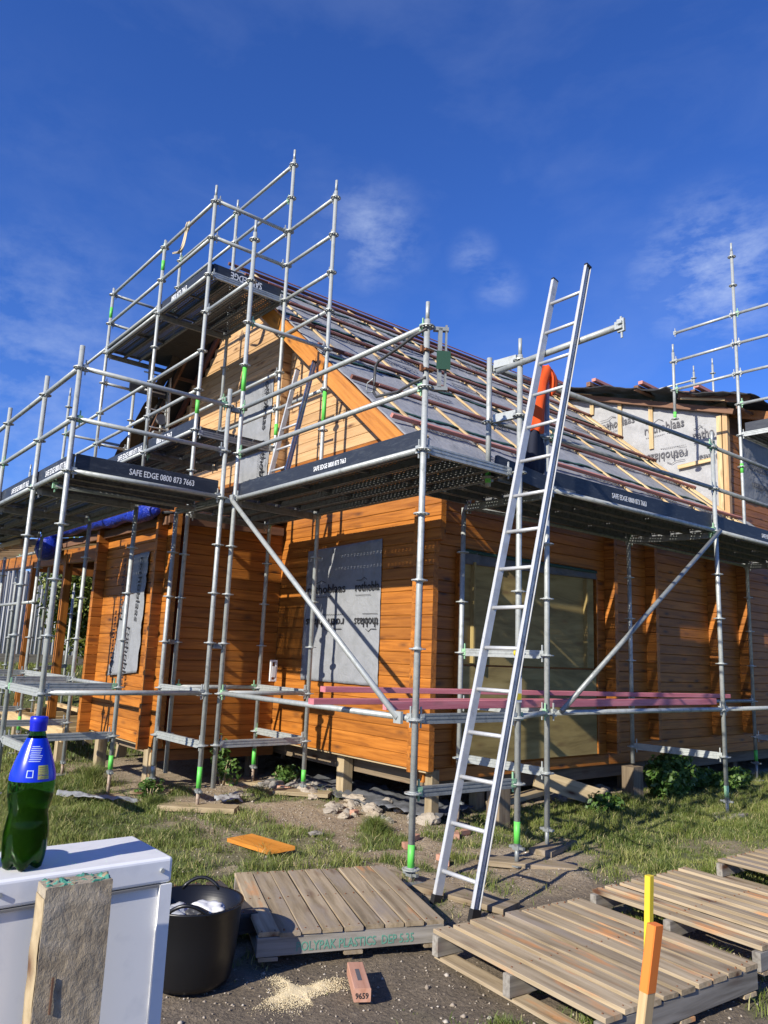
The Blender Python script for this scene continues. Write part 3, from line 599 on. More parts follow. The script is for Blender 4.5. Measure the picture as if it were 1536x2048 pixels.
def standard(S, x, y, z0, z1, spigot=True, band=None, jack=True, n=12):
    s = tube(S, 'standard', (x, y, z0), (x, y, z1-(.15 if spigot else 0)), .0242, 'galvanised', 14)
    Mi = Matrix.Translation((x, y, z0)) @ basis((0, 0, 1)).to_4x4(); Mi = Mi.inverted()
    def sub(name, me, p, rot=Matrix.Identity(3)):
        o = raw(name, me, s); mm = rot.to_4x4(); mm.translation = p; o.matrix_basis = Mi @ mm; return o
    k = math.ceil((z0-.02)*2)
    while k*.5 < z1-.1:
        sub('rosette', rosette_mesh('galvanised'), (x, y, k*.5), Matrix.Rotation(R(0, .7), 3, 'Z')); k += 1
    B = basis((0, 0, 1))
    if spigot: sub('spigot', tube_mesh(.16, .0165, 'galvanised', 12), (x, y, z1-.16), B)
    for zb, zt, mm in (band or []): sub('paint_band', tube_mesh(zt-zb, .0250, mm, 14), (x, y, zb), B)
    if jack:
        gz = float(gheight(x, y))
        j = tube(S, 'base_jack', (x, y, gz+.02), (x, y, z0), .0175, 'rusty_jack' if R(0, 1) < .6 else 'galvanised_dull', 12)
        raw('jack_nut', boxes([(-.012, .012, -.07, .07, -.009, .009), (-.02, .02, -.03, .03, -.018, .018)], 'galvanised_dull'), j, (z0-gz-.03, 0, 0), basis((0, 0, 1)).inverted())
        raw('base_plate', boxes([(-.07, .07, -.07, .07, 0, .008)], 'galvanised_dull'), j, (.0, 0, 0), basis((0, 0, 1)).inverted())
    return s
def ledger(S, a, b, z, kind='tube', green=None, m='galvanised', off=.006):
    a = Vector((*a, z+off)); b = Vector((*b, z+off)); d = (b-a).normalized()
    if kind == 'tube': o = tube(S, 'ledger', a+d*.05, b-d*.05, .0235, m, 12)
    else: o = raw('transom', box_ledger_mesh((b-a).length-.14, m), S, a+d*.07, basis(d))
    for e, (p, dd) in enumerate(((0, 1), (1, -1))):
        gm = 'pale_green_paint' if (green if green is not None else R(0, 1) < .16) else 'galvanised'
        off_ = .05 if kind == 'tube' else .07
        ln = (b-a).length
        raw('coupler', head_mesh(gm), o, (-off_ if e == 0 else ln-off_, 0, 0), Matrix.Rotation(0 if e == 0 else math.pi, 3, 'Z'))
    return o
def box_ledger_mesh(Lh, m):
    key = ('bl', round(Lh, 3), m)
    if key not in MC: MC[key] = boxes([(0, Lh, -.016, .016, -.036, -.020), (0, Lh, -.012, .012, -.020, -.004), (0, Lh, -.016, .016, -.004, .008), (0, Lh, -.012, .012, .008, .022), (0, Lh, -.016, .016, .022, .036)], m)
    return MC[key]
def plank_mesh(Lh, wd):
    key = ('plank', round(Lh, 3), round(wd, 3))
    if key in MC: return MC[key]
    bl = [(0, Lh, -wd/2, wd/2, -.002, 0)]; idx = [1]*6
    for s_ in (-1, 1):
        bl.append((0, Lh, s_*wd/2-(.004 if s_ > 0 else 0), s_*wd/2+(.004 if s_ < 0 else 0), -.065, -.002)); bl.append((0, Lh, min(s_*wd/2, s_*(wd/2-.022)), max(s_*wd/2, s_*(wd/2-.022)), -.068, -.064)); 
    nrib = max(1, int(Lh/.75))
    for i in range(nrib+1): x = .02+i*(Lh-.06)/nrib; bl.append((x, x+.022, -wd/2+.005, wd/2-.005, -.035, -.003))
    for q in (-.33, .33): bl.append((.02, Lh-.02, q*wd*.5-.004, q*wd*.5+.004, -.014, -.002))
    idx += [0]*6*(len(bl)-1)
    me = boxes(bl, 'deck_steel'); me.materials.append(MT['perforated_sheet']); me.polygons.foreach_set('material_index', idx); MC[key] = me; return me
def deck(S, x0, x1, y0, y1, z, along, n):
    for i in range(n):
        if along == 'Y': wd = (x1-x0)/n; raw('deck_plank', plank_mesh(y1-y0-.02, wd-.012), S, (x0+wd*(i+.5), y0+.01, z+.055), basis((0, 1, 0)))
        else: wd = (y1-y0)/n; raw('deck_plank', plank_mesh(x1-x0-.02, wd-.012), S, (x0+.01, y0+wd*(i+.5), z+.055), basis((1, 0, 0)))
def toe(S, a, b, z, txt=None, size=.07, pos=.5, flip=False, h=.155, face=None, drop=(0, 0)):
    a = Vector((*a, z+.025+h/2+drop[0])); b = Vector((*b, z+.025+h/2+drop[1])); o = beam(S, 'toe_board', a, b, .036, h, 'toe_board_paint', ch=.003)
    if txt:
        d = (b-a).normalized(); ln = (b-a).length; up_ = Vector((0, 0, 1)); xd = d if face else -d
        nrm = xd.cross(up_); me = text_mesh(txt, size, 'white_print', .72); wd = max(v.co.x for v in me.vertices)
        c = (a+b)/2 + d*(pos-.5)*ln + nrm*.0195
        if flip: p = c+xd*wd/2+up_*size*.36; t = text_at(o, me, p, -xd, -up_)
        else: p = c-xd*wd/2-up_*size*.36; t = text_at(o, me, p, xd, up_)
    return o
def text_at(parent, me, p, xd, yd):
    z_ = xd.cross(yd); o = raw('lettering', me, parent); mm = Matrix((xd, yd, z_)).transposed().to_4x4(); mm.translation = p
    o.matrix_basis = parent.matrix_basis.inverted() @ mm; return o
SE = 'SAFE EDGE 0800 873 7663'
GP, PG = 'green_paint', 'pale_green_paint'
# --- gable scaffold
S = thing('gable_scaffold', 'tall galvanised tube scaffold in front of the gable, rising above the ridge', 'scaffold')
Y1, Y2, Y3, Y4, Y5, Y6, XI = 2.95, 4.04, 5.60, 7.60, 9.3, 11.3, 1.07
standard(S, 0, 0, -.52, 3.71, band=[(-.5, -.34, GP)])
standard(S, .0, Y1, -.41, 5.74, jack=False, band=[(4.0-.30, 3.98, GP)])
standard(S, XI, Y1, -.45, 6.74, band=[(-.42, -.30, GP), (4.0-.42, 3.98, GP)])
standard(S, .0, Y2+.03, -.42, 6.73, jack=False, band=[(3.7, 3.9, GP)])
standard(S, XI, Y2-.03, -.40, 7.73, band=[(-.38, -.2, GP), (3.65, 3.8, GP)])
standard(S, 0, Y3, 2.7, 6.62, jack=False, band=[(6.15, 6.3, GP)]); standard(S, 0, Y4, 2.7, 6.62, jack=False, band=[(6.1, 6.28, GP)])
standard(S, XI, Y3, 3.45, 7.72, jack=False); standard(S, XI, Y4, 3.2, 7.72, jack=False); standard(S, .5, Y4, 3.0, 5.15, jack=False, spigot=False)
standard(S, 0, Y5, -.5, 5.35); standard(S, 0, Y6, -.5, 4.3); standard(S, XI, Y6, -.5, 2.1)
for k in (5, 6, 7): ledger(S, (0, 0), (0, Y1), k*.5, green=(k != 5))
ledger(S, (0, 0), (0, Y1), .5)
tube(S, 'brace', (-.05, 2.93, 2.49), (-.05, .13, .50), .0235, 'galvanised', 12)
for p in ((-.05, 2.93, 2.49), (-.05, .13, .50)): raw('brace_end', boxes([(-.012, .012, -.04, .04, -.035, .05)], 'galvanised'), S, p)
for kk in (5,): ledger(S, (0, Y1), (0, Y2), kk*.5); ledger(S, (XI, .25), (XI, Y1), kk*.5, m='galvanised_dull'); ledger(S, (XI, Y1), (XI, Y2), kk*.5, m='galvanised_dull')
for yy in (Y1, Y2): ledger(S, (0, yy), (XI, yy), 2.46, 'box', m='galvanised_dull')
ledger(S, (0, 0), (1.02, .0), 2.5, 'box'); 
for k, kind in ((0, 'box'), (1, 'tube')): ledger(S, (0, Y1), (XI, Y1), k*.5, kind)
ledger(S, (0, Y2), (XI, Y2), .5); ledger(S, (XI, Y1), (XI, Y2), 0, 'box'); ledger(S, (XI, Y1), (XI, Y2), .5, 'box')
for k in (11, 12, 13): ledger(S, (0, Y2), (0, Y3), k*.5); ledger(S, (0, Y3), (0, Y4), k*.5)
ledger(S, (0, Y4), (0, Y5+1.5), 5.5, off=.09); ledger(S, (0, Y3), (0, Y4), 5.5, off=.10)
for k in (7, 8, 9): ledger(S, (0, Y2), (0, Y3), k*.5); ledger(S, (0, Y3), (0, Y4), k*.5); ledger(S, (0, Y4), (0, Y5), k*.5)
for k in (11, 12, 13): ledger(S, (0, Y2), (XI, Y2), k*.5, 'box' if k == 11 else 'tube')
ledger(S, (0, Y1), (0, Y2), 5.0); ledger(S, (0, Y1), (XI, Y1), 4.5)
for k in (8, 10, 11, 12, 13): ledger(S, (XI, Y1), (XI, Y2), k*.5)
for k in (8, 9, 13, 14, 15): ledger(S, (XI, Y2), (XI, Y3), k*.5); 
for k in (9, 14, 15): ledger(S, (XI, Y3), (XI, Y4), k*.5)
for k in (12, 13): ledger(S, (0, Y4), (XI, Y4), k*.5)
for k in (8, 10): ledger(S, (0, Y4), (.5, Y4), k*.5)
for yy in (Y2, Y3, Y4):
    ledger(S, (0, yy), (XI, yy), 3.46, 'box', m='galvanised_dull')
    if yy > Y2: ledger(S, (0, yy), (XI, yy), 5.46, 'box', m='galvanised_dull')
ledger(S, (XI, Y2), (XI, Y3), 5.5, m='galvanised_dull'); ledger(S, (0, Y5), (XI, Y5), 4.5); ledger(S, (0, Y5), (0, Y6), 2.5); ledger(S, (0, Y5), (XI, Y6), .5, 'box')
deck(S, .03, XI-.03, .03, Y1-.02, 2.5, 'Y', 4); deck(S, .03, XI-.03, Y1+.02, Y2-.02, 2.5, 'Y', 4)
deck(S, .03, XI-.03, Y2+.02, Y3-.02, 3.5, 'Y', 4); deck(S, .03, XI-.03, Y3+.02, Y4-.02, 3.5, 'Y', 4)
deck(S, .03, XI-.03, Y2+.02, Y3-.02, 5.5, 'Y', 4); deck(S, .03, .03+.5, Y3+.02, Y4-.02, 5.5, 'Y', 2)
raw('ply_deck', boxes([(.54, XI-.02, Y3+.03, Y4-.03, 5.545, 5.562)], 'black_underlay'), S)
toe(S, (0.045, .06), (.045, Y1-.05), 2.5, SE, .062, .43, face=False)
toe(S, (.045, Y2+.05), (.045, Y3-.03), 3.5, '0800 873 7663', .11, .65); toe(S, (.045, Y3+.04), (.045, Y4-.03), 3.5, SE, .11, .3)
toe(S, (.045, Y2+.06), (.045, Y3-.03), 5.5, '0800 873 7663', .11, .62); toe(S, (.045, Y3+.04), (.045, Y4-.03), 5.5)
toe(S, (.06, Y2+.045), (XI-.03, Y2+.045), 5.5, 'SAFE EDGE', .13, .47, flip=True, face=True)
toe(S, (.4, Y4-.05), (XI-.05, Y4-.05), 4.95)
# --- bay scaffold
S = thing('bay_scaffold', 'low galvanised scaffold with boarded platform standing before the left bay', 'scaffold')
XD, XH = -1.715, -.63
standard(S, XD, 2.97, -.5, 3.72, spigot=False); standard(S, XD, Y2+.03, -.5, 3.71, spigot=False); standard(S, XD, 5.55, -.5, 3.70, spigot=False); standard(S, XD, 7.6, -.5, 3.7, spigot=False)
standard(S, -.15, 2.96, -.42, 3.69, spigot=False, band=[(-.40, -.2, GP)]); standard(S, -.17, Y2-.03, -.45, 2.46, spigot=False, band=[(-.40, -.33, 'galvanised')])
standard(S, XH, Y2, -.36, 2.46, spigot=False, band=[(-.34, -.2, GP)]); standard(S, XH, 5.55, -.45, 2.46, spigot=False); standard(S, XH, 7.6, -.30, 2.46, spigot=False, band=[(-.28, -.1, GP)])
standard(S, XH, 9.6, -.4, 2.3, spigot=False); standard(S, XH-.5, 9.6, -.4, 2.3, spigot=False); standard(S, XD, 9.6, -.4, 2.46, spigot=False)
for k in (5, 6, 7):
    ledger(S, (XD, 2.97), (-.15, 2.96), k*.5)
    for a, b in ((2.97, Y2+.03), (Y2+.03, 5.55), (5.55, 7.6), (7.6, 9.6)): ledger(S, (XD, a), (XD, b), k*.5)
ledger(S, (XD, 2.97), (-.15, 2.96), .5); ledger(S, (XD, 2.97), (XD, Y2), .5, 'box'); ledger(S, (XD, 2.97), (XD, Y2), .0, 'box'); ledger(S, (XD, Y2), (XD, 5.55), .5, 'box'); 
for y, kinds in ((Y2, ((0, 'box'), (1, 'box'))), (5.55, ((0, 'box'), (1, 'box'))), (7.6, ((0, 'box'), (1, 'box')))):
    for k, kd in kinds: ledger(S, (XD, y), (XH, y), k*.5, kd)
ledger(S, (XH, Y2), (XH, 5.55), .5); ledger(S, (XH, 5.55), (XH, 7.6), .5, 'box'); ledger(S, (XH, 7.6), (XH, 9.6), 1.5)
ledger(S, (-.17, Y2), (-.15, 2.96), 0, 'box'); ledger(S, (-.17, Y2), (-.15, 2.96), .5, 'box')
for y in (Y2, 5.55, 7.6): ledger(S, (XD, y), (XH, y), 2.46, 'box', m='galvanised_dull')
ledger(S, (XH, Y2), (XH, 5.55), 2.47, 'box', m='galvanised_dull'); ledger(S, (XH, 5.55), (XH, 7.6), 2.47, 'box', m='galvanised_dull'); ledger(S, (XD, 3.5), (-.15, 3.5), 2.44, m='galvanised_dull'); ledger(S, (-.15, 2.96), (-.17, Y2), 2.47, 'box', m='galvanised_dull')
deck(S, XD+.03, -.18, 3.0, Y2+.0, 2.5, 'X', 4)
deck(S, XD+.03, XH-.02, Y2+.04, 5.53, 2.5, 'Y', 4); deck(S, XD+.03, XH-.02, 5.57, 7.58, 2.5, 'Y', 4); deck(S, XD+.03, XH-.02, 7.62, 9.58, 2.5, 'Y', 4)
toe(S, (XD+.07, 3.0), (-.19, 3.0), 2.5, SE, .085, .58, face=True)
toe(S, (XD+.045, 3.02), (XD+.045, Y2), 2.5, SE, .085, .42); toe(S, (XD+.045, Y2+.05), (XD+.045, 5.52), 2.5, SE, .085, .45); toe(S, (XD+.045, 5.6), (XD+.045, 7.55), 2.5, SE, .085, .5)
for z_ in (1.0, 2.5, 3.5):
    for (a, b) in (((-.15, 2.96), (0, Y1)),): beam(S, 'swivel_coupler', (a[0]+.03, a[1], z_-.03), (b[0]-.03, b[1], z_-.03), .05, .05, 'galvanised_dull')
beam(S, 'swivel_coupler', (-.14, Y2-.03, 1.0), (-.03, Y2+.03, 1.0), .05, .05, 'galvanised_dull')
# --- side scaffold
S = thing('side_scaffold', 'galvanised scaffold with long boarded platform along the shaded side wall', 'scaffold')
standard(S, 1.04, -.06, -.46, 3.70, band=[(-.44, -.28, GP)]); standard(S, 1.0, .26, 2.42, 3.60, spigot=False, jack=False, band=[(2.45, 2.58, GP)])
standard(S, 1.73, .2, -.45, 3.57, spigot=False); standard(S, 1.70, 1.24, -.40, 2.46, spigot=False); standard(S, 4.66, .1, -.45, 3.69, band=[(-.42, -.3, PG)]); standard(S, 4.5, 1.14, -.19, 2.44, spigot=False, jack=False)
standard(S, 7.68, .1, -.4, 3.7); standard(S, 7.62, 1.15, -.35, 7.74, band=[(-.33, -.18, GP), (3.9, 4.05, GP)])
standard(S, 10.7, .1, -.4, 3.7); 
tube(S, 'brace', (4.66, .045, 2.50), (1.80, .10, .52), .0235, 'galvanised_dull', 12)
for k in (5, 6, 7):
    ledger(S, (1.73, .17), (4.66, .1), k*.5, m='galvanised_dull' if k > 5 else 'galvanised'); ledger(S, (4.66, .1), (7.68, .1), k*.5, m='galvanised_dull' if k > 5 else 'galvanised'); ledger(S, (7.68, .1), (10.7, .1), k*.5)
for k in (6, 7): ledger(S, (1.0, .24), (1.73, .2), k*.5, m='galvanised_dull'); beam(S, 'bracket', (1.005, .2, k*.5+.02), (1.035, -.03, k*.5+.02), .04, .075, 'galvanised')
ledger(S, (1.73, .17), (4.66, .1), .5, m='galvanised'); ledger(S, (4.66, .1), (7.68, .1), .5); ledger(S, (1.70, 1.24), (4.5, 1.14), .5, m='galvanised_dull'); ledger(S, (4.5, 1.14), (7.62, 1.15), .5, m='galvanised_dull')
ledger(S, (0, 0), (1.04, -.06), .5, 'box', m='galvanised_dull'); ledger(S, (0, 0), (1.04, -.06), .0, 'box', m='galvanised_dull', green=True)
ledger(S, (1.70, 1.24), (1.73, .2), 0, 'box'); ledger(S, (1.70, 1.24), (1.73, .2), 1.0, 'box'); ledger(S, (1.70, 1.24), (1.73, .2), .5, 'box'); ledger(S, (4.5, 1.14), (4.66, .1), 0, 'box'); ledger(S, (7.62, 1.15), (7.68, .1), 0, 'box'); ledger(S, (1.04, -.06), (1.73, .2), .5, green=True)
for (a, b) in (((1.70, 1.24), (1.73, .2)), ((4.5, 1.14), (4.66, .1)), ((7.62, 1.15), (7.68, .1))): ledger(S, a, b, 2.45, 'box', m='galvanised_dull')
ledger(S, (1.70, 1.2), (4.5, 1.14), 2.46, m='galvanised_dull'); ledger(S, (4.5, 1.14), (7.62, 1.15), 2.46, m='galvanised_dull')
deck(S, 1.1, 1.72, .24, 1.2, 2.5, 'X', 4); deck(S, 1.75, 4.64, .16, 1.15, 2.5, 'X', 4); deck(S, 4.68, 7.64, .14, 1.12, 2.5, 'X', 4); deck(S, 7.7, 10.66, .14, 1.12, 2.5, 'X', 4)
toe(S, (1.02, .19), (1.70, .16), 2.5, 'SAFE EDGE', .13, .5, face=True, h=.15, drop=(.02, -.06))
toe(S, (1.78, .19), (4.62, .14), 2.5, SE, .075, .43, face=True, h=.17); toe(S, (4.70, .14), (7.64, .14), 2.5, SE, .075, .5, face=True, h=.17); toe(S, (7.72, .14), (10.6, .14), 2.5, h=.17)
arm = tube(S, 'access_arm', (1.02, .18, 3.46), (1.045, -1.05, 3.50), .027, 'galvanised', 14)
raw('arm_clamp', boxes([(1.21, 1.27, -.012, .012, -.05, .055), (1.22, 1.26, -.03, .03, .01, .03), (1.22, 1.26, -.03, .03, -.03, -.01), (1.235, 1.25, -.006, .006, -.10, .075), (1.20, 1.22, -.031, .031, -.031, .031)], 'galvanised'), arm)
# --- tall end scaffold
S = thing('end_scaffold', 'tall slender scaffold end with four guard rails above the far right roof', 'scaffold')
standard(S, 7.62, 2.22, 5.02, 6.32, jack=False, band=[(5.0, 5.12, GP)]); standard(S, 7.68, .02, 3.85, 7.6, jack=False)
for k in (11, 12, 13): ledger(S, (7.62, 1.15), (7.62, 2.22), k*.5)
for k in (10, 11, 12, 13): ledger(S, (7.62, 1.15), (7.68, .02), k*.5)
ledger(S, (7.62, 1.15), (7.68, .02), 4.5, 'box'); ledger(S, (7.62, 1.15), (9.6, 1.15), 4.5); deck(S, 7.66, 9.6, .06, 1.1, 4.5, 'X', 4)
toe(S, (7.66, 1.08), (7.7, .06), 4.5, SE, .09, .62, face=None, h=.17)
S = thing('rear_scaffold', 'tips of two scaffold posts and a rail showing above the wing roof', 'scaffold')
standard(S, 12.2, 4.3, 6.0, 7.8, jack=False); standard(S, 12.2, 3.85, 6.0, 7.85, jack=False); ledger(S, (12.2, 4.3), (12.2, 6.2), 7.45)

# swing gate on the corner post
t = thing('ladder_gate', 'folded grey tube loop gate with a dark green plate on the corner post', 'gate', (0, 0, 3.2))
raw('plate', boxes([(.075, .185, -.045, -.040, -.06, .09)], 'dark_green_plate'), t, (0, 0, 0), Matrix.Rotation(math.radians(-35), 3, 'Z'))
path_tube(t, 'frame', [(-.02, -.02, .27), (-.03, .12, .255), (-.03, .3, .21), (-.03, .56, .165), (-.03, .60, .13), (-.03, .61, 0), (-.03, .61, -.10), (-.03, .57, -.145), (-.03, .3, -.17), (-.03, .1, -.14), (-.02, -.02, -.13)], .0125, 'dark_steel', 10)
path_tube(t, 'loop', [(-.03, .61, .03), (-.03, .70, .01), (-.03, .71, -.05), (-.03, .70, -.08), (-.03, .61, -.09)], .005, 'galvanised', 8)
raw('spring_bars', boxes([(.09, .12, -.02, .02, -.20, .29), (.145, .16, -.015, .015, -.22, .32), (.05, .17, -.02, .02, .27, .30), (.05, .17, -.02, .02, -.22, -.19)], 'galvanised_dull'), t, (0, 0, 0), Matrix.Rotation(math.radians(-35), 3, 'Z'))
for z_ in (.10, -.06): raw('clamp', boxes([(-.035, .05, -.035, .035, z_-.008, z_+.008), (-.06, -.035, -.01, .01, z_-.02, z_+.03)], 'rust'), t)
# ------------------------------------------------------------------ ladders
def ladder(name, label, foot, top, wd, n, pitch, first, mm='aluminium', sw_=.025, sd=.062):
    foot, top = Vector(foot), Vector(top); t = thing(name, label, 'ladder', foot); d = (top-foot); Ln = d.length; d = d/Ln
    W = Vector(wd); wdir = W.normalized()
    for k in (0, 1):
        o = W*k; s = raw('stile', boxes([(0, Ln, -sw_/2, sw_/2, -sd/2, -sd/2+.004), (0, Ln, -sw_/2, sw_/2, sd/2-.004, sd/2), (0, Ln, (-1 if k == 0 else 1)*sw_/2-.002, (-1 if k == 0 else 1)*sw_/2+.002, -sd/2, sd/2), (0, Ln, -.003, .003, -.012, .012)], mm), t, o, Matrix((d, -wdir, d.cross(-wdir))).transposed())
        raw('end_cap', boxes([(Ln-.002, Ln+.014, -sw_/2-.002, sw_/2+.002, -sd/2-.002, sd/2+.002)], 'black_rubber'), s)
        raw('foot', boxes([(-.03, .055, -sw_/2-.005, sw_/2+.005, -sd/2-.006, sd/2+.006)], 'black_rubber'), s)
        for i in range(n): raw('rung_end', tube_mesh(.006, .012, 'black_rubber', 10), s, (first+i*pitch, (-1 if k else 1)*-.0125-(.003 if k == 0 else -.0)+(0 if k == 0 else -.003)+(.0 if k == 0 else .002), 0), basis((0, 1, 0)))
    for i in range(n):
        p = d*(first+i*pitch); tube(t, 'rung', p+wdir*.006, p+W-wdir*.006, .0145, mm, 8)
    return t
ladder('ladder', 'long aluminium ladder leaning from the ground past the platform into the sky', (-.09, -.35, GZ), (1.14, -.36, 4.17), (0, -.34, 0), 16, .3, .20)
ladder('ladder', 'aluminium ladder leaning against the gable behind the front guard rails', (.62, 3.46, 2.56), (1.02, 3.56, 4.38), (0, -.37, -.0), 6, .28, .2, sd=.055)
ladder('ladder', 'short aluminium ladder hanging below the topmost platform at the left', (1.10, 7.52, 4.30), (.93, 7.52, 5.56), (-.36, 0, 0), 4, .3, .15, sd=.05)
# ------------------------------------------------------------------ long pink timbers lying on the low ledgers
def single(name, label, cat, p0, p1, w_, h, m, group=None, ch=.003): return tag(beam(None, name, p0, p1, w_, h, m, ch=ch), label, cat, group)
single('timber_length', 'pink timber length, topmost and longest of those resting on the low ledgers', 'timber', (-.10, 1.02, .655), (5.40, .42, .625), .09, .045, 'pink_timber')
single('timber_length', 'pink timber length lying nearest the gable with its pale end showing', 'timber', (-.36, .80, .575), (4.2, .40, .575), .09, .045, 'pink_timber')
single('timber_length', 'pink timber length lying outermost, its end just left of the corner post', 'timber', (-.04, .30, .578), (4.75, .24, .578), .045, .065, 'pink_timber')
single('scaffold_tube', 'loose dark steel tube lying beside the pink timbers behind the ladder', 'tube', (.6, .40, .565), (2.0, .33, .56), .04, .04, 'galvanised_dull', ch=.012)
# ------------------------------------------------------------------ hi-vis clothing on the standard
t = thing('work_jacket', 'orange and navy work jacket draped over the post behind the ladder', 'jacket', (1.70, .2, 3.5))
def cloth(parent, name, pts, m, n=9, seed=0, wfun=None):
    vs, fs = [], []; N_ = len(pts); K = 20
    for i, (cx, cy, cz, wx, wy) in enumerate(pts):
        for k in range(K):
            a = 2*math.pi*k/K; fold = 1+.24*math.sin(a*4+seed+i*.25)+.14*math.sin(a*7+i*.9+seed)
            vs.append((cx+wx*math.cos(a)*fold, cy+wy*math.sin(a)*fold, cz+.01*math.sin(a*3+i)))
    for i in range(N_-1): fs += [(i*K+k, i*K+(k+1) % K, (i+1)*K+(k+1) % K, (i+1)*K+k) for k in range(K)]
    fs += [tuple(range(K)), tuple(range(N_*K-1, (N_-1)*K-1, -1))]
    o = raw(name, mesh_from(vs, fs, m, True), parent); md = o.modifiers.new('s', 'SUBSURF'); md.levels = 1; md.render_levels = 1; return o
cloth(t, 'body', [(.01, 0, .205, .045, .03), (.0, 0, .19, .095, .05), (-.03, 0, .12, .115, .055), (-.07, .01, .02, .10, .05), (-.10, -.01, -.10, .085, .055), (-.11, .01, -.22, .105, .05), (-.13, 0, -.36, .10, .055), (-.14, 0, -.47, .12, .05), (-.14, 0, -.48, .10, .04)], 'orange_cloth')
cloth(t, 'lining', [(-.14, 0.02, -.455, .10, .045), (-.15, 0.02, -.50, .12, .06), (-.15, .02, -.65, .13, .06), (-.14, .02, -.80, .13, .06), (-.13, .02, -.86, .11, .05), (-.13, .02, -.87, .08, .03)], 'navy_cloth', seed=2)
cloth(t, 'sleeve', [(.05, -.02, .17, .04, .03), (.09, -.03, .10, .05, .04), (.085, -.03, .0, .035, .03), (.07, -.03, -.06, .025, .02), (.06, -.03, -.08, .012, .01)], 'orange_cloth', seed=4)
# rag, lamp, tag, isolator, tarp
t = thing('rag', 'pale rag tied round the topmost guard rail and fluttering', 'rag', (0, 4.86, 6.50))
cloth(t, 'knot', [(0, 0, .07, .02, .03), (0, 0, .03, .04, .04), (0, .02, -.03, .03, .035), (0, .04, -.05, .02, .02)], 'rag'); cloth(t, 'tail', [(0, .03, -.02, .015, .03), (0, .06, -.12, .015, .045), (0, .1, -.22, .015, .05), (0, .14, -.27, .02, .05), (0, .22, -.29, .02, .04), (0, .33, -.24, .02, .03), (0, .42, -.21, .01, .02)], 'rag', seed=1)
t = thing('work_lamp', 'round dark work lamp clamped at the foot of the short hanging ladder', 'lamp', (1.0, 7.6, 4.56))
tube(t, 'lamp_head', (-.02, -.06, .06), (.02, .06, .08), .085, 'grey_plastic', 20); tube(t, 'stem', (0, 0, -.16), (0, 0, 0), .02, 'galvanised'); raw('bracket', boxes([(-.12, .12, -.05, .05, -.18, -.15)], 'galvanised'), t)
t = thing('scaffold_tag', 'white and yellow inspection tag hanging on the post behind the ladder', 'sign', (1.0, -.10, .62))
raw('holder', boxes([(-.035, .035, -.004, .004, 0, .30)], 'white_plastic'), t); raw('panel', boxes([(-.030, .030, -.0065, -.0045, .20, .27)], 'dark_green_plate'), t); raw('yellow_panel', boxes([(-.030, .030, -.0065, -.0045, .02, .07)], 'yellow_plastic'), t)
tube(t, 'button', (-.05, -.01, .385), (-.05, -.03, .385), .027, 'yellow_plastic', 16); raw('strap', boxes([(-.056, -.044, -.012, -.008, .22, .37), (-.056, .02, -.012, -.008, .21, .235)], 'white_plastic'), t)
t = thing('latch_handle', 'white plastic handle hanging in the corner of the recess', 'handle', (1.25, 4.0, .60))
raw('frame', boxes([(-.045, -.025, -.015, .015, 0, .21), (.025, .045, -.015, .015, 0, .21), (-.045, .045, -.015, .015, .21, .235), (-.045, .045, -.015, .015, -.02, .0), (-.025, .025, -.018, .006, .03, .16)], 'white_plastic'), t)
t = thing('tarpaulin', 'blue tarpaulin rolled along the edge of the bay roof', 'tarpaulin')
pts = [(-.30+.02*math.sin(i*1.7), 4.28+i*.285, 2.50+.0095*i+.014*math.sin(i*2.3)) for i in range(15)]
path_tube(t, 'roll', pts, [(.05 if i in (0,) else .090+.016*math.sin(i*1.3)) for i in range(15)], 'blue_tarp', 14)
path_tube(t, 'hanging_end', [(-.32, 8.3, 2.62), (-.36, 8.25, 2.52), (-.36, 8.2, 2.36), (-.34, 8.15, 2.24), (-.32, 8.15, 2.20)], [.05, .15, .2, .17, .05], 'blue_tarp', 14)
# ------------------------------------------------------------------ foreground: cabinet, bottle, post, tub
cab = thing('white_cabinet', 'white enamelled metal cabinet in the near left corner with a bottle on top', 'cabinet', (-3.150, -2.872, 0), 0)
H = .585
raw('body', boxes([(-.75, -.004, .004, .175, GZ, H-.045)], 'white_enamel'), cab)
bmx = boxes([(-.76, 0, 0, .182, H-.042, H)], 'white_enamel'); o = raw('lid', bmx, cab); md = o.modifiers.new('b', 'BEVEL'); md.width = .006; md.segments = 3
raw('side_trim', boxes([(-.022, -.0005, -.003, .0035, GZ, H-.043)], 'white_enamel'), cab); raw('lid_seam', boxes([(-.74, -.02, -.0015, .003, H-.046, H-.0425)], 'grey_plastic'), cab)
for x_ in (-.02, -.28): raw('screw', tube_mesh(.004, .004, 'galvanised', 8), cab, (x_, .0, H-.02), basis((0, -1, 0)))
t = thing('soft_drink_bottle', 'green plastic drink bottle with blue label and blue cap', 'bottle', (-3.385, -2.815, H))
def petal(r, z, a):
    if z < .03: return r*(1-.10*abs(math.cos(2.5*a))*(1-z/.03)), max(0, z+.016*(abs(math.cos(2.5*a))**3)*(1-z/.03)*1)
    return r, z
BS = 1.0
prof = [(.02, .004), (.032, .0), (.039, .005), (.0425, .02), (.044, .04), (.0445, .07), (.0415, .095), (.0385, .112), (.0415, .125), (.0455, .145), (.0465, .17), (.0445, .190), (.0375, .215), (.0275, .243), (.0185, .265), (.0155, .275), (.0150, .283)]
t.scale = (.775, .775, .775)
revolve(t, 'shell', prof, 'green_plastic', 40, petal)
revolve(t, 'drink', [(r-.0025, z+.0015) for r, z in prof if z < .160]+[(.001, .1605)], 'drink', 40, petal)
lab = revolve(t, 'label', [(.0462, .177), (.0453, .190), (.0382, .215), (.0282, .243), (.0200, .262)], 'blue_label', 40, None, False)
lab.data.update()
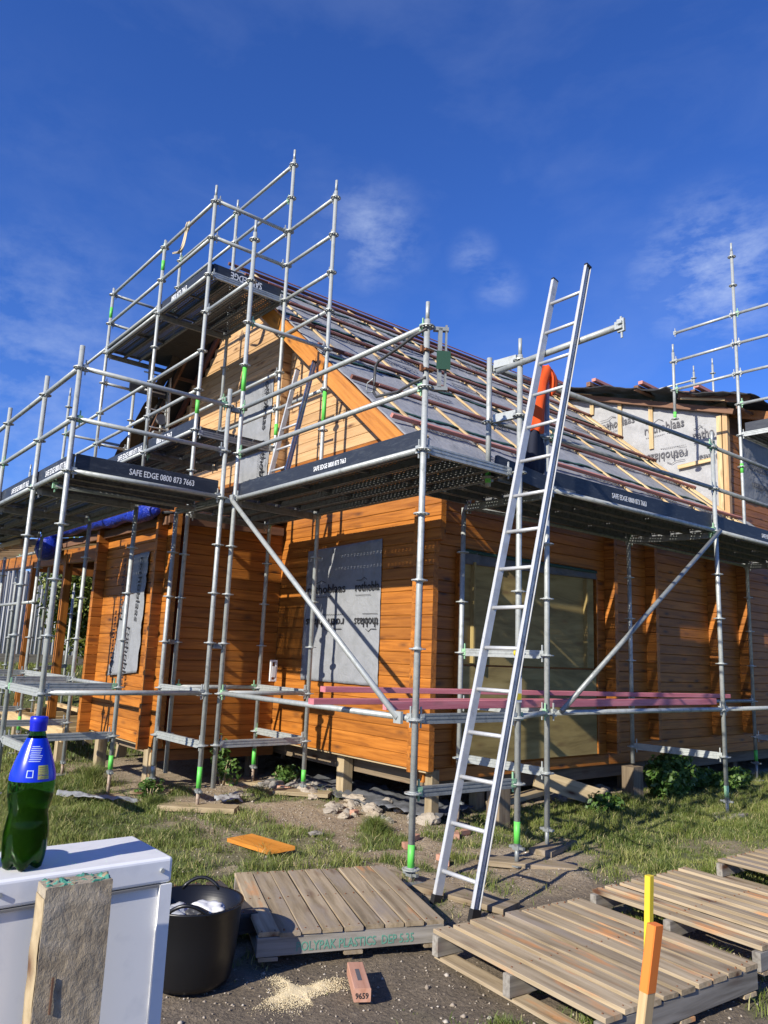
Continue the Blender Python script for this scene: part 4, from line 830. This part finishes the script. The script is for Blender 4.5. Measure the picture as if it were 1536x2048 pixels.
# open the label ends: remove caps
bm = bmesh.new(); bm.from_mesh(lab.data); bm.faces.ensure_lookup_table(); bmesh.ops.delete(bm, geom=[f for f in bm.faces if len(f.verts) > 4], context='FACES'); bm.to_mesh(lab.data); bm.free()
revolve(t, 'cap', [(.0165, .276), (.0175, .277), (.0175, .292), (.0182, .293), (.0182, .304), (.0165, .306), (.005, .3065)], 'blue_cap', 40)
# print on the label facing the camera
def on_label(z_, a): 
    r_ = np.interp(z_, [.177, .190, .215, .243, .262], [.0462, .0453, .0382, .0282, .0200])+.0006; return (r_*math.cos(a), r_*math.sin(a), z_)
ca = math.atan2(-4.194+2.815, -3.785+3.385)
def patch2(parent, name, a0, a1, z0, z1, m):
    o = patch(parent, name, a0, a1, z0, z1, m); o.scale = (1.012, 1.012, 1); return o
def patch(parent, name, a0, a1, z0, z1, m):
    vs, fs = [], []; K = 6
    for j in range(3):
        for i in range(K+1): vs.append(on_label(z0+(z1-z0)*j/2, ca+a0+(a1-a0)*i/K))
    for j in range(2): fs += [(j*(K+1)+i, j*(K+1)+i+1, (j+1)*(K+1)+i+1, (j+1)*(K+1)+i) for i in range(K)]
    return raw(name, mesh_from(vs, fs, m, True), parent)
patch(lab, 'barcode_ground', .22, .74, .1825, .2095, 'label_yellow')
for i in range(6): patch2(lab, 'barcode_bar', .25, .70, .1845+i*.0042, .1858+i*.0042, 'pile_wood')
for i in range(9): patch(lab, 'print_line', -.30+.02*(i % 3), .30+.05*(i % 4), .217+i*.0036, .2182+i*.0036, 'label_white')
for a, b, z0, z1 in ((-.28, .02, .186, .1875), (-.28, .02, .199, .2005), (-.28, -.24, .1875, .199), (-.02, .02, .1875, .199)): patch(lab, 'print_line', a, b, z0, z1, 'label_white')
t = thing('dark_cup', 'dark object at the very left edge beside the bottle', 'cup', (-3.455, -2.775, H)); revolve(t, 'body', [(.02, 0), (.027, .003), (.030, .05), (.031, .075), (.022, .078)], 'black_rubber', 24)
# weathered timber post
post = thing('timber_post', 'rough weathered timber post with green daubed top in front of the cabinet', 'post', (-3.338, -2.935, 0), -.04)
bm = bmesh.new(); bmesh.ops.create_cube(bm, size=1)
for v in bm.verts: v.co = Vector((v.co.x*.098, v.co.y*.046, v.co.z*1.21+(-.605+.588)))
bmesh.ops.bevel(bm, geom=list(bm.edges), offset=.0025, segments=1); bmesh.ops.subdivide_edges(bm, edges=[e for e in bm.edges if abs(e.verts[0].co.z-e.verts[1].co.z) > .5], cuts=160)
bmesh.ops.subdivide_edges(bm, edges=[e for e in bm.edges if abs(e.verts[0].co.x-e.verts[1].co.x) > .05], cuts=16)
for v in bm.verts:
    n_ = noise.fractal(v.co*Vector((18, 18, 12)).length*.0+Vector((v.co.x*22, v.co.y*22, v.co.z*16)), 1, 2, 4); v.co += Vector((n_*.0010, n_*.0012, n_*.0010))
me = bpy.data.meshes.new('mesh'); bm.to_mesh(me); bm.free(); me.materials.append(MT['weathered_post']); raw('body', me, post)
sheet(post, 'green_daub', [(-.047, -.022, .584), (.047, -.022, .584), (.047, .021, .584), (-.047, .021, .584)], 30, 14, 'post_top_paint', .006, .004, seed=71, nscale=40)
side = sheet(post, 'pale_side', [(-.0500, .022, GZ), (-.0500, -.0215, GZ), (-.0500, -.0215, .573), (-.0500, .022, .573)], 4, 60, 'pile_wood', .0015, .0008, seed=72, nscale=9)
for (zz, hh) in ((.44, .07),): raw('split', boxes([(-.0275, -.0245, -.0262, -.0245, zz-hh*.35, zz+hh*.35)], 'dark_rafter'), post, (0, 0, 0), Matrix.Rotation(.0, 3, 'Y'))
# tub
t = thing('black_tub', 'black rubber tub with rubbish in it, between cabinet and planked pallet', 'tub', (-1.915, -.565, -.605)); t.scale = (1.06, 1.06, 1.0)
revolve(t, 'shell', [(.10, 0), (.180, .004), (.190, .03), (.206, .18), (.216, .33), (.224, .345), (.224, .352), (.210, .350), (.196, .20), (.172, .03), (.10, .02), (.01, .02)], 'tub_rubber', 48)
for a0 in (math.radians(55), math.radians(235)):
    path_tube(t, 'handle', [(.215*math.cos(a0+s), .215*math.sin(a0+s), .345+.045*math.cos(s*3.6)**1 if abs(s) < .42 else .34) for s in np.linspace(-.42, .42, 11)], .009, 'tub_rubber')
def crumple(name, label, cat, loc, r, m, seed, sq=.6, grp=None):
    bm = bmesh.new(); bmesh.ops.create_icosphere(bm, subdivisions=4, radius=r)
    for v in bm.verts:
        n_ = noise.fractal(v.co*(3/r)*.35+Vector((seed*5, 0, 0)), 1, 2, 4); n2 = abs(noise.noise(v.co*(4.5/r)*.5+Vector((0, seed, 3)))); v.co *= 1+.5*n_-.35*n2; v.co.z *= sq
    me = bpy.data.meshes.new('mesh'); bm.to_mesh(me); bm.free(); me.materials.append(MT[m]); me.polygons.foreach_set('use_smooth', [True]*len(me.polygons)); return tag(raw(name, me, None, loc), label, cat, grp)
crumple('plastic_bag', 'crumpled clear plastic bag at the left in the black tub', 'bag', (-2.03, -.58, -.33), .11, 'clear_bag', 3)
crumple('paper_scrap', 'crumpled white paper sheet at the right in the black tub', 'paper', (-1.85, -.56, -.32), .10, 'white_plastic', 8, .45)
crumple('dark_strap', 'dark crumpled strapping between bag and paper in the tub', 'strap', (-1.94, -.63, -.30), .05, 'dark_steel', 5, .5)
# ------------------------------------------------------------------ pallets
def pallet(label, o, ex, ey, n, mtb, zt, bw_, end_m, bot=True, hgt=.13, front=None, nm='pallet', splay=0):
    """o corner, ex = across the boards, ey = along the boards (2D vectors)"""
    t = thing(nm, label, 'pallet', (o[0], o[1], zt)); ex, ey = Vector((*ex, 0)), Vector((*ey, 0)); lx, ly = ex.length, ey.length; ux, uy = ex/lx, ey/ly
    for i in range(n):
        c = lx*(i+.5)/n; a = ux*(c+R(-.004, .004)); b = a+ey; j1, j2 = R(-.008, .008), R(-.008, .008)
        mtb_ = mtb if R(0, 1) < .75 else random.choice(['pallet_wood', 'pallet_orange'] if mtb != 'pallet_dark' else ['pallet_dark'])
        h1, h2 = R(-.003, .003), R(-.003, .003); tw = R(-.02, .02)
        beam(t, 'board', a+uy*j1+ux*R(-.004, .004)+Vector((0, 0, -.009+h1)), b+uy*j2+ux*R(-.006, .006)+Vector((0, 0, -.009+h2)), bw_+R(-.005, .004), .02+R(-.002, .004), mtb_, (tw, 0, 1), ch=.0025)
    for q in (.0, .5, 1.0):
        p = uy*(.025+q*(ly-.05)); beam(t, 'bearer', p+Vector((0, 0, -.02-hgt*.36)), p+ex+Vector((0, 0, -.02-hgt*.36)), .045, hgt*.70, end_m, ch=.003)
    nb_ = []
    for i in range(n):
        for q in (.022, .5, .978):
            for e in (-.28, .28):
                p = ux*(lx*(i+.5)/n+e*bw_+R(-.008, .008))+uy*(ly*q+R(-.008, .008)); nb_.append((p.x-.0032, p.x+.0032, p.y-.0032, p.y+.0032, -.002, .0065))
    nl = raw('nail_heads', boxes(nb_, 'rust'), t); nl['kind'] = 'stuff'
    if bot:
        for q in (.06, .5, .94):
            p = ux*(lx*q)+Vector((0, 0, -.02-hgt*.72-.010)); beam(t, 'bottom_board', p, p+ey, .10, .018, mtb, ch=.002)
    return t, ux, uy
zt = -.455
P1, ux, uy = pallet('greyed pallet with close boards and green stencilled lettering on its side', (-1.16, .38), (.95, -.36), (-.42, -1.0), 9, 'pallet_wood', zt, .106, 'pallet_grey', True, .13)
c0 = Vector((-.42, -1.0, 0)); n_ = Vector((.36, .95, 0)).normalized()
lx = Vector((.95, -.36, 0)).normalized()
text(P1, 'POLYPAK PLASTICS  DEP 5.35', c0+lx*.20+Vector((0, 0, -.095))+n_*.0012, lx, (0, 0, 1), .062, 'stencil_green', .80)
# pallets with spaced weathered boards
P2, _, _ = pallet('near weathered pallet with uneven boards tinged orange, under the painted stake', (-.80, -1.07), (1.15, -.08), (-.12, -1.12), 9, 'pallet_orange', zt+.005, .100, 'pallet_grey', True, .14)
P3, _, _ = pallet('weathered pallet behind the near one, lying against its far side', (.52, -1.10), (1.10, -.04), (-.10, -1.10), 8, 'pallet_orange', zt+.01, .085, 'pallet_grey', True, .13)
pallet('weathered pallet cut by the right edge of the frame', (2.0, -1.15), (1.1, -.04), (-.1, -1.1), 8, 'pallet_wood', zt+.01, .085, 'pallet_grey', True, .13)
pallet('dark stained pallet behind the black tub', (-2.10, .38), (.80, -.12), (-.10, -.62), 6, 'pallet_dark', zt+.01, .10, 'pallet_dark', False, .12)
# extra blocks at pallet front
raw('block', boxes([(0.0, .1, 0.0, .1, 0, .02)], 'pallet_grey'), P1, (0, 0, -.15))
# ------------------------------------------------------------------ stakes, loose timber
T1, T2 = Vector((-1.739, -2.936, .246)), Vector((-1.388, -2.703, .269))
B1, B2 = T1+Vector((-.118, .097, -1))*.9, T2+Vector((-.03, .024, -1))*.92
single('marker_stake', 'timber stake with orange painted top in front of the near pallet', 'stake', B1, T1, .042, .026, 'pale_pine')
LL = (T1-B1).length; beam(bpy.data.objects['marker_stake'], 'painted_top', (LL-.17, 0, 0), (LL+.0015, 0, 0), .0435, .0275, 'orange_paint')
single('painted_stake', 'slim stake with bright yellow upper half behind the orange one', 'stake', B2, T2, .026, .019, 'pale_pine')
LL = (T2-B2).length; beam(bpy.data.objects['painted_stake'], 'painted_top', (LL-.30, 0, 0), (LL+.0015, 0, 0), .0275, .0205, 'yellow_paint')
def lying(name, label, cat, x, y, L_, w_, h, rz, m, dz=0, pitch=0, grp=None):
    z_ = float(gheight(x, y))+h/2+.004+dz; d = Vector((math.cos(rz)*L_, math.sin(rz)*L_, pitch))
    c = Vector((x, y, z_)); return single(name, label, cat, c-d/2, c+d/2, w_, h, m, grp)
ob = thing('offcut_board', 'bright orange stained offcut with slanting ends on the bare ground', 'board', (-.40, 1.36, GZ+.03), math.atan2(-.55, .17)-.15)
raw('body', mesh_from([(-.30, -.085, 0), (.22, -.085, 0), (.33, .085, 0.03), (-.20, .085, .03), (-.30, -.085, .028), (.22, -.085, .028), (.33, .085, .058), (-.20, .085, .058)], [(0, 3, 2, 1), (4, 5, 6, 7), (0, 1, 5, 4), (1, 2, 6, 5), (2, 3, 7, 6), (3, 0, 4, 7)], 'stained_board'), ob)
tb = thing('timber_block', 'short pinkish timber block numbered 9659 in front of the planked pallet', 'block', (-1.315, -1.115, GZ+.012), math.atan2(-.30, -.18))
beam(tb, 'body', (-.155, 0, .036), (.145, 0, .036), .078, .058, 'brick_pink_wood', ch=.003)
text(tb, '9659', (.1465, -.033, .022), (0, 1, 0), (0, 0, 1), .034, 'black_print', .9)
raw('stain', boxes([(-.07, .06, -.012, .008, .0652, .0657)], 'grey_print'), tb)
lying('sole_board', 'flat timber sole board under the near corner post and ladder foot', 'board', .10, -.22, 1.05, .22, .035, math.radians(-78), 'pallet_wood')
lying('sole_board', 'timber sole board under the post behind the ladder', 'board', 1.12, -.10, .75, .2, .04, math.radians(-52), 'pallet_wood')
lying('sole_board', 'timber sole board under the post right of the ladder', 'board', 1.78, .17, .55, .2, .045, math.radians(15), 'pallet_wood')
lying('sole_board', 'thick timber sole board under the front left post at the lawn edge', 'board', -.15, 2.93, .75, .22, .05, math.radians(-42), 'pile_wood')
lying('sole_board', 'timber sole board under the post standing before the wrapped window', 'board', 1.07, 2.95, .6, .22, .04, math.radians(-48), 'pile_wood')
lying('sole_board', 'timber sole board under the post in the inner corner of the recess', 'board', 1.07, 4.0, .6, .22, .04, math.radians(-40), 'pile_wood')
lying('sole_board', 'timber sole board under the post before the left bay', 'board', -.63, 4.04, .3, .22, .03, math.radians(0), 'pile_wood')
lying('sole_board', 'timber sole board under the post at the corner of the bay', 'board', -.17, 4.0, .4, .22, .03, math.radians(-40), 'pile_wood')
lying('sole_board', 'timber sole board under the far right post on the grass', 'board', 4.66, .1, .5, .22, .035, math.radians(0), 'pallet_grey')
lying('timber_stump', 'upright timber stump carrying the middle inner post', 'post', 4.45, 1.15, .01, .2, .2, 0, 'old_pile')
bpy.data.objects['timber_stump'].data = prism_mesh(.42, .2, .16, .004, 'old_pile'); bpy.data.objects['timber_stump'].matrix_basis = Matrix.Translation((4.47, 1.13, GZ-.02)) @ basis((0, 0, 1)).to_4x4()
single('timber_stump', 'dark upright timber stump behind the post right of the ladder', 'post', (1.95, .95, GZ-.05), (1.95, .95, -.22), .16, .16, 'old_pile')
single('beam_offcut', 'pale beam offcut leaning down from the floor edge under the side wall', 'beam', (3.1, 1.45, -.30), (3.75, .98, -.52), .05, .19, 'pile_wood')
single('beam_offcut', 'pale beam offcut lying flat under the side wall beside the leaning one', 'beam', (2.3, 1.35, -.50), (3.35, 1.5, -.46), .15, .05, 'pile_wood')
single('beam_offcut', 'short block of timber standing under the floor edge right of the leaning beam', 'beam', (3.95, 1.75, -.62), (3.97, 1.75, -.3), .1, .1, 'pile_wood')
for i, (x, y, rz, L_, lb) in enumerate(((.95, 1.02, .4, .11, 'pink timber offcut with slanted end below the corner pile'), (.72, .86, 1.2, .07, 'small pink offcut nearest the foot of the corner post'), (.62, .30, .9, .09, 'pink offcut on the bare ground left of the ladder'), (1.45, .92, .1, .14, 'pink offcut seen between the ladder stiles, nearest the pile'), (1.30, .86, .8, .10, 'pink offcut just left of the ladder stile beneath the wall'), (1.12, 2.1, .2, .07, 'single pink block lying among the rubble by the gable'), (1.08, 3.3, 1.9, .2, 'reddish timber piece leaning by the second pile'), (.68, .40, .1, .06, 'tiny orange offcut touching the one left of the ladder'))):
    lying('timber_offcut', lb, 'offcut', x, y, L_, .06, .045, rz, 'brick_pink_wood')
single('timber_peg', 'thin pale peg standing beside the bay pile', 'peg', (-.10, 4.25, GZ-.05), (-.10, 4.25, -.22), .035, .045, 'pale_pine')
sheet_o = sheet(None, 'membrane_scrap', [(-1.15, 4.05, GZ+.06), (-.55, 3.45, GZ+.05), (-.50, 3.53, GZ+.05), (-1.10, 4.15, GZ+.08)], 30, 6, 'window_wrap', .02, .003, seed=81, nscale=7); tag(sheet_o, 'twisted grey membrane scrap lying on the grass before the bay', 'scrap')
sheet_o = sheet(None, 'plastic_scrap', [(.10, 3.05, GZ+.06), (.38, 3.0, GZ+.05), (.45, 3.25, GZ+.07), (.15, 3.2, GZ+.08)], 14, 8, 'wall_membrane', .02, .003, seed=82, nscale=7); tag(sheet_o, 'pale plastic scrap at the edge of the bare ground', 'scrap')
sheet_o = sheet(None, 'groundsheet', [(1.1, 3.9, GZ+.045), (1.55, 1.35, GZ+.045), (2.3, 1.6, GZ+.045), (2.2, 3.9, GZ+.05)], 50, 20, 'dark_membrane', .035, .003, seed=83, nscale=4); tag(sheet_o, 'crumpled dark plastic sheet on the ground under the gable wall', 'sheet')
# rubble stones
def rock_mesh(seed):
    bm = bmesh.new(); bmesh.ops.create_icosphere(bm, subdivisions=3, radius=1)
    for v in bm.verts:
        n_ = noise.fractal(v.co*.9+Vector((seed*9, seed, 0)), 1, 2, 3); v.co *= 1+.45*n_; v.co.z *= .6
        v.co = Vector((round(v.co.x*3.2)/3.2*.35+v.co.x*.65, round(v.co.y*3.2)/3.2*.35+v.co.y*.65, round(v.co.z*3)/3*.3+v.co.z*.7))
    me = bpy.data.meshes.new('mesh'); bm.to_mesh(me); bm.free(); me.materials.append(MT['stone']); return me
RMs = [rock_mesh(i) for i in range(7)]
for i in range(64):
    u = R(0, 1)**.9; x = 1.05+R(-.12, .55)+.1*u; y = 1.45+u*2.6+R(-.1, .1); s_ = R(.025, .085)*(1.3 if i < 10 else 1)
    o = raw('rubble_stone', RMs[i % 7], None, (x, y, float(gheight(x, y))+s_*.25), Matrix.Rotation(R(0, 6), 3, 'Z')@Matrix.Rotation(R(-.5, .5), 3, 'X')@Matrix.Diagonal((s_*R(.8, 1.5), s_*R(.8, 1.2), s_)))
    tag(o, 'pale rubble stone in the row along the foot of the gable wall', 'stone', 'rubble stones along the gable wall')
for i in range(10):
    x, y, s_ = R(3.6, 5.0), R(1.5, 2.0), R(.05, .11); o = raw('rubble_stone', RMs[i % 7], None, (x, y, float(gheight(x, y))+s_*.25), Matrix.Diagonal((s_*1.3, s_, s_)))
    tag(o, 'pale rubble stone lying under the side wall between the timber stumps', 'stone', 'rubble stones under the side wall')
for (x, y, s_, lb) in ((.28, 1.55, .05, 'lone flat stone on the gravel, right of the orange offcut'), (-.05, 3.15, .06, 'lone stone beside the thick sole board'), (.55, 3.35, .09, 'buff stone at the edge of the rubble left of the recess post')):
    tag(raw('stone', RMs[2], None, (x, y, float(gheight(x, y))+.02), Matrix.Diagonal((s_*1.4, s_, s_*.7))), lb, 'stone')
# ------------------------------------------------------------------ gravel, sawdust
def scatter_stones(name, x, y, s, m, lift=.3):
    n = len(x); base = np.array([(1, 0, 0), (0, 1, 0), (-1, 0, 0), (0, -1, 0), (0, 0, .7), (0, 0, -.7)], float); f = np.array([(0, 1, 4), (1, 2, 4), (2, 3, 4), (3, 0, 4), (1, 0, 5), (2, 1, 5), (3, 2, 5), (0, 3, 5)])
    V = base[None]*(s[:, None, None]*rng.uniform(.6, 1.3, (n, 6, 1))); a = rng.uniform(0, 6.28, n); c_, s_ = np.cos(a)[:, None], np.sin(a)[:, None]
    V = np.stack([V[..., 0]*c_-V[..., 1]*s_, V[..., 0]*s_+V[..., 1]*c_, V[..., 2]+rng.uniform(-.2, .2, (n, 6))*s[:, None]], -1)
    V[..., 0] += x[:, None]; V[..., 1] += y[:, None]; V[..., 2] += gheight(x, y)[:, None]+(s*lift)[:, None]
    F_ = (f[None]+(np.arange(n)*6)[:, None, None]).reshape(-1, 3); me = np_mesh(V.reshape(-1, 3), F_, m); set_attr(me, 'tint', np.repeat(rng.random(n), 6)); o = raw(name, me); o['kind'] = 'stuff'; return o
n = 26000; x = rng.uniform(-2.2, 3.0, n); y = rng.uniform(-2.4, 4.3, n); keep = (rng.random(n) < (1-lawn_mask(x, y))*(.18+.82*sstep(.42, .6, fb(x+3, y, 1.7, 3))*sstep(.2, .9, y)+.25)); x, y = x[keep], y[keep]
scatter_stones('gravel', x, y, rng.uniform(.003, .009, len(x))*(1+1.0*(rng.random(len(x)) < .06)), 'gravel')
n = 24000; a = rng.uniform(0, 6.28, n); r_ = np.abs(rng.normal(0, .08, n))*(1+.5*np.cos(3*a+1)); scatter_stones('sawdust', -1.53+r_*np.cos(a)*1.0+.05*np.cos(3*a), -.93+r_*np.sin(a)*.75, rng.uniform(.0012, .0035, n), 'sawdust', .8)
# ------------------------------------------------------------------ grass
def grass(name, x, y, h, wd, dry=.12, lean=.5):
    n = len(x); a = rng.uniform(0, 2*np.pi, n); la = rng.uniform(0, 2*np.pi, n); ln = rng.uniform(.1, lean, n)*h
    dx, dy = np.cos(a)*wd/2, np.sin(a)*wd/2; z = gheight(x, y)-.006; ox, oy = np.cos(la)*ln, np.sin(la)*ln
    V = np.stack([np.stack([x-dx, y-dy, z], -1), np.stack([x+dx, y+dy, z], -1), np.stack([x+dx*.7+ox*.4, y+dy*.7+oy*.4, z+h*.6], -1), np.stack([x-dx*.7+ox*.4, y-dy*.7+oy*.4, z+h*.6], -1), np.stack([x+ox*1.25, y+oy*1.25, z+h*.95], -1)], 1)
    b = (np.arange(n)*5)[:, None]; tri = np.concatenate([b+[0, 1, 2], b+[0, 2, 3], b+[3, 2, 4]]); me = np_mesh(V.reshape(-1, 3), tri, 'grass_blade')
    tn = np.clip(fb(x, y, 2.5, 3)*.9-.1+rng.normal(0, .12, n), 0, .8); tn = np.where(rng.random(n) < dry, rng.uniform(.8, 1, n), tn); set_attr(me, 'tint', np.repeat(tn, 5)); o = raw(name, me); o['kind'] = 'stuff'; return o
n = 620000; x = rng.uniform(-3.8, 8.5, n); y = rng.uniform(-3.0, 6.8, n)
d2 = np.hypot(x+3.785, y+4.194); fx = (x+3.785)*.632+(y+4.194)*.775; sx = (x+3.785)*.775-(y+4.194)*.632
vis = (fx > 1.5) & (np.abs(sx) < fx*.58+.3)
cl = fb(x+50, y, 7, 3); mk = lawn_mask(x, y); keep = vis & (rng.random(n) < np.clip(mk*1.25*sstep(.30, .55, cl+mk*.18), 0, 1)); x, y, cl, mk = x[keep], y[keep], cl[keep], mk[keep]
keep = ~((x > -2.2) & (x < .4) & (y < -.3) & (y > -3.2) & (rng.random(len(x)) < .45)); x, y, cl, mk = x[keep], y[keep], cl[keep], mk[keep]
grass('grass', x, y, (.03+.085*sstep(.35, .8, cl))*rng.uniform(.6, 1.3, len(x))*(.55+.45*mk), rng.uniform(.004, .007, len(x)), .14, .9)
n = 60000; x = rng.uniform(-9, 7, n); y = rng.uniform(6.6, 19, n); keep = lawn_mask(x, y) > .5; x, y = x[keep], y[keep]; grass('far_grass', x, y, rng.uniform(.04, .1, len(x)), rng.uniform(.012, .022, len(x)), .05, .6)
def tuft(label, cx, cy, r, h, n=700):
    a = rng.uniform(0, 6.28, n); rr = np.abs(rng.normal(0, r*.5, n)); x, y = cx+rr*np.cos(a), cy+rr*np.sin(a); o = grass('grass_tuft', x, y, h*rng.uniform(.5, 1.1, n)*np.exp(-(rr/r)**2*.7), rng.uniform(.003, .005, n), .04, .9); del o['kind']; tag(o, label, 'grass tuft')
tuft('dense round grass tuft alone on the bare ground before the gable', .83, 1.42, .17, .17, 1500)
tuft('long grass tuft at the foot of the bay pile', -.55, 4.75, .22, .3, 900); tuft('grass tuft in front of the thick sole board', -.45, 3.25, .25, .16, 1300); tuft('yellowish grass tuft on the soil left of the near pallet', -1.0, -1.75, .12, .07, 260)
tuft('grass tuft sprouting beside the stump under the middle post', 4.1, .95, .18, .17, 700)
# ------------------------------------------------------------------ leafy plants, bush, tree
def leaves(parent, name, c, rad, n, size, m, seed, shell=.35, lobes=5):
    r2 = np.random.default_rng(seed); L_ = r2.normal(0, 1, (lobes, 3)); L_ /= np.linalg.norm(L_, axis=1)[:, None]; L_ = L_*np.array(rad)*r2.uniform(.2, .75, (lobes, 1)); L_[:, 2] = np.abs(L_[:, 2])*.8
    k = r2.integers(0, lobes, n); d = r2.normal(0, 1, (n, 3)); d /= np.linalg.norm(d, axis=1)[:, None]; rr = r2.uniform(shell, 1, n)**.5; P_ = L_[k]+d*rr[:, None]*np.array(rad)*r2.uniform(.35, .6, lobes)[k][:, None]+np.array(c)
    nrm = d*.5+r2.normal(0, .6, (n, 3))+np.array([0, 0, .5]); nrm /= np.linalg.norm(nrm, axis=1)[:, None]; t1 = np.cross(nrm, r2.normal(0, 1, (n, 3))); t1 /= np.linalg.norm(t1, axis=1)[:, None]; t2 = np.cross(nrm, t1)
    s = size*r2.uniform(.6, 1.3, n)[:, None]; V = np.stack([P_-t1*s, P_+t2*s*.55+nrm*s*.1, P_+t1*s, P_-t2*s*.55+nrm*s*.1], 1); f = (np.arange(n)*4)[:, None]+np.array([0, 1, 2, 3]); me = np_mesh(V.reshape(-1, 3), f, m)
    set_attr(me, 'tint', np.repeat(np.clip(r2.normal(.5, .25, n), 0, 1), 4)); return raw(name, me, parent)
def plant(name, label, cat, x, y, rad, n, size, m, seed, z=None, trunk=0, stem=.4, lobes=5):
    gz = float(gheight(x, y)) if z is None else z; t = thing(name, label, cat, (x, y, gz)); leaves(t, 'foliage', (0, 0, trunk+rad[2]*.35), rad, n, size, m, seed, lobes=lobes)
    for i in range(4): a = R(0, 6.28); path_tube(t, 'stem', [(0, 0, -.05), (.2*rad[0]*math.cos(a), .2*rad[1]*math.sin(a), (trunk+rad[2]*.4)*.5), (.5*rad[0]*math.cos(a), .5*rad[1]*math.sin(a), trunk+rad[2]*.7)], [.03*stem, .022*stem, .01*stem], 'pile_wood', 6)
    return t
plant('leafy_plant', 'large leafy green plant before the side wall, right of the stump', 'plant', 5.2, .98, (.50, .40, .52), 2300, .038, 'leaf', 1)
plant('leafy_plant', 'spreading low leafy plant at the right by the far post', 'plant', 6.35, 1.0, (.7, .35, .30), 2000, .036, 'leaf', 2)
plant('leafy_plant', 'low leafy weed left of the stump in the shade', 'plant', 3.55, .92, (.25, .2, .2), 500, .028, 'leaf', 3)
plant('leafy_plant', 'leafy weed under the recess wall beside the inner posts', 'plant', .75, 4.15, (.2, .2, .42), 420, .03, 'leaf', 4)
plant('leafy_plant', 'small leafy weed beside the recess sole board', 'plant', 1.35, 3.75, (.25, .2, .22), 380, .03, 'leaf', 5)
plant('leafy_plant', 'small dark weed in the grass in front of the bay', 'plant', -.25, 3.85, (.2, .2, .16), 300, .028, 'leaf', 6)
plant('garden_tree', 'broad dark green garden tree behind the verandah before the fence', 'tree', 2.75, 13.0, (2.0, 1.2, 2.2), 20000, .06, 'hedge_leaf', 7, trunk=.35, stem=2, lobes=12)
plant('distant_tree', 'treetop beyond the fence showing through the verandah frame', 'tree', 6.2, 19, (2.2, 2, 2.2), 9000, .1, 'hedge_leaf', 8, trunk=2.2, stem=3, lobes=10)
t = thing('orange_cloth', 'orange cloth hanging in front of the garden tree', 'cloth', (2.35, 10.9, 1.15)); cloth(t, 'body', [(0, 0, .1, .16, .03), (0, 0, .04, .17, .04), (.03, 0, -.05, .09, .04), (.03, 0, -.1, .04, .02)], 'orange_cloth')
# ------------------------------------------------------------------ corrugated fence
fe = thing('corrugated_fence', 'tall corrugated metal fence across the garden at the far left', 'fence', (0, 14.2, 0))
def corr(x0, x1, z0, z1):
    n_ = int((x1-x0)/.0155); vs, fs = [], []
    for i in range(n_+1):
        x_ = x0+(x1-x0)*i/n_; yy = .014*math.sin(2*math.pi*x_/.093)
        vs += [(x_, yy, z0), (x_, yy, z1), (x_, yy+.004, z1), (x_, yy+.004, z0)]
    for i in range(n_):
        k = i*4; fs += [(k, k+4, k+5, k+1), (k+1, k+5, k+6, k+2), (k+2, k+6, k+7, k+3)]
    return mesh_from(vs, fs, 'corrugated', True)
for i in range(12): raw('panel', corr(-6+i*.9+.002, -6+(i+1)*.9, .62, 2.5), fe)
raw('plinth', boxes([(-6, 4.8, -.03, -.022, .38, .66), (-6, 9, -.05, -.02, .25, .40)], 'pallet_grey'), fe)
for i in range(6): beam(fe, 'post', (-5.8+i*2.0, .08, .2), (-5.8+i*2.0, .08, 2.4), .09, .09, 'old_pile')
for i in range(9): raw('panel', corr(4.8+i*1.2+.002, 4.8+(i+1)*1.2, .42, 1.4), fe)
for zz in (.30, .16): single('garden_rail', ('upper' if zz > .2 else 'lower')+' horizontal weathered timber edging rail before the fence', 'rail', (-8, 12.6, zz), (9, 12.6, zz), .05, .08, 'pallet_grey')
print('TRIS', sum(len(o.data.polygons) for o in bpy.data.objects if o.type == 'MESH'), 'OBJ', len(bpy.data.objects))
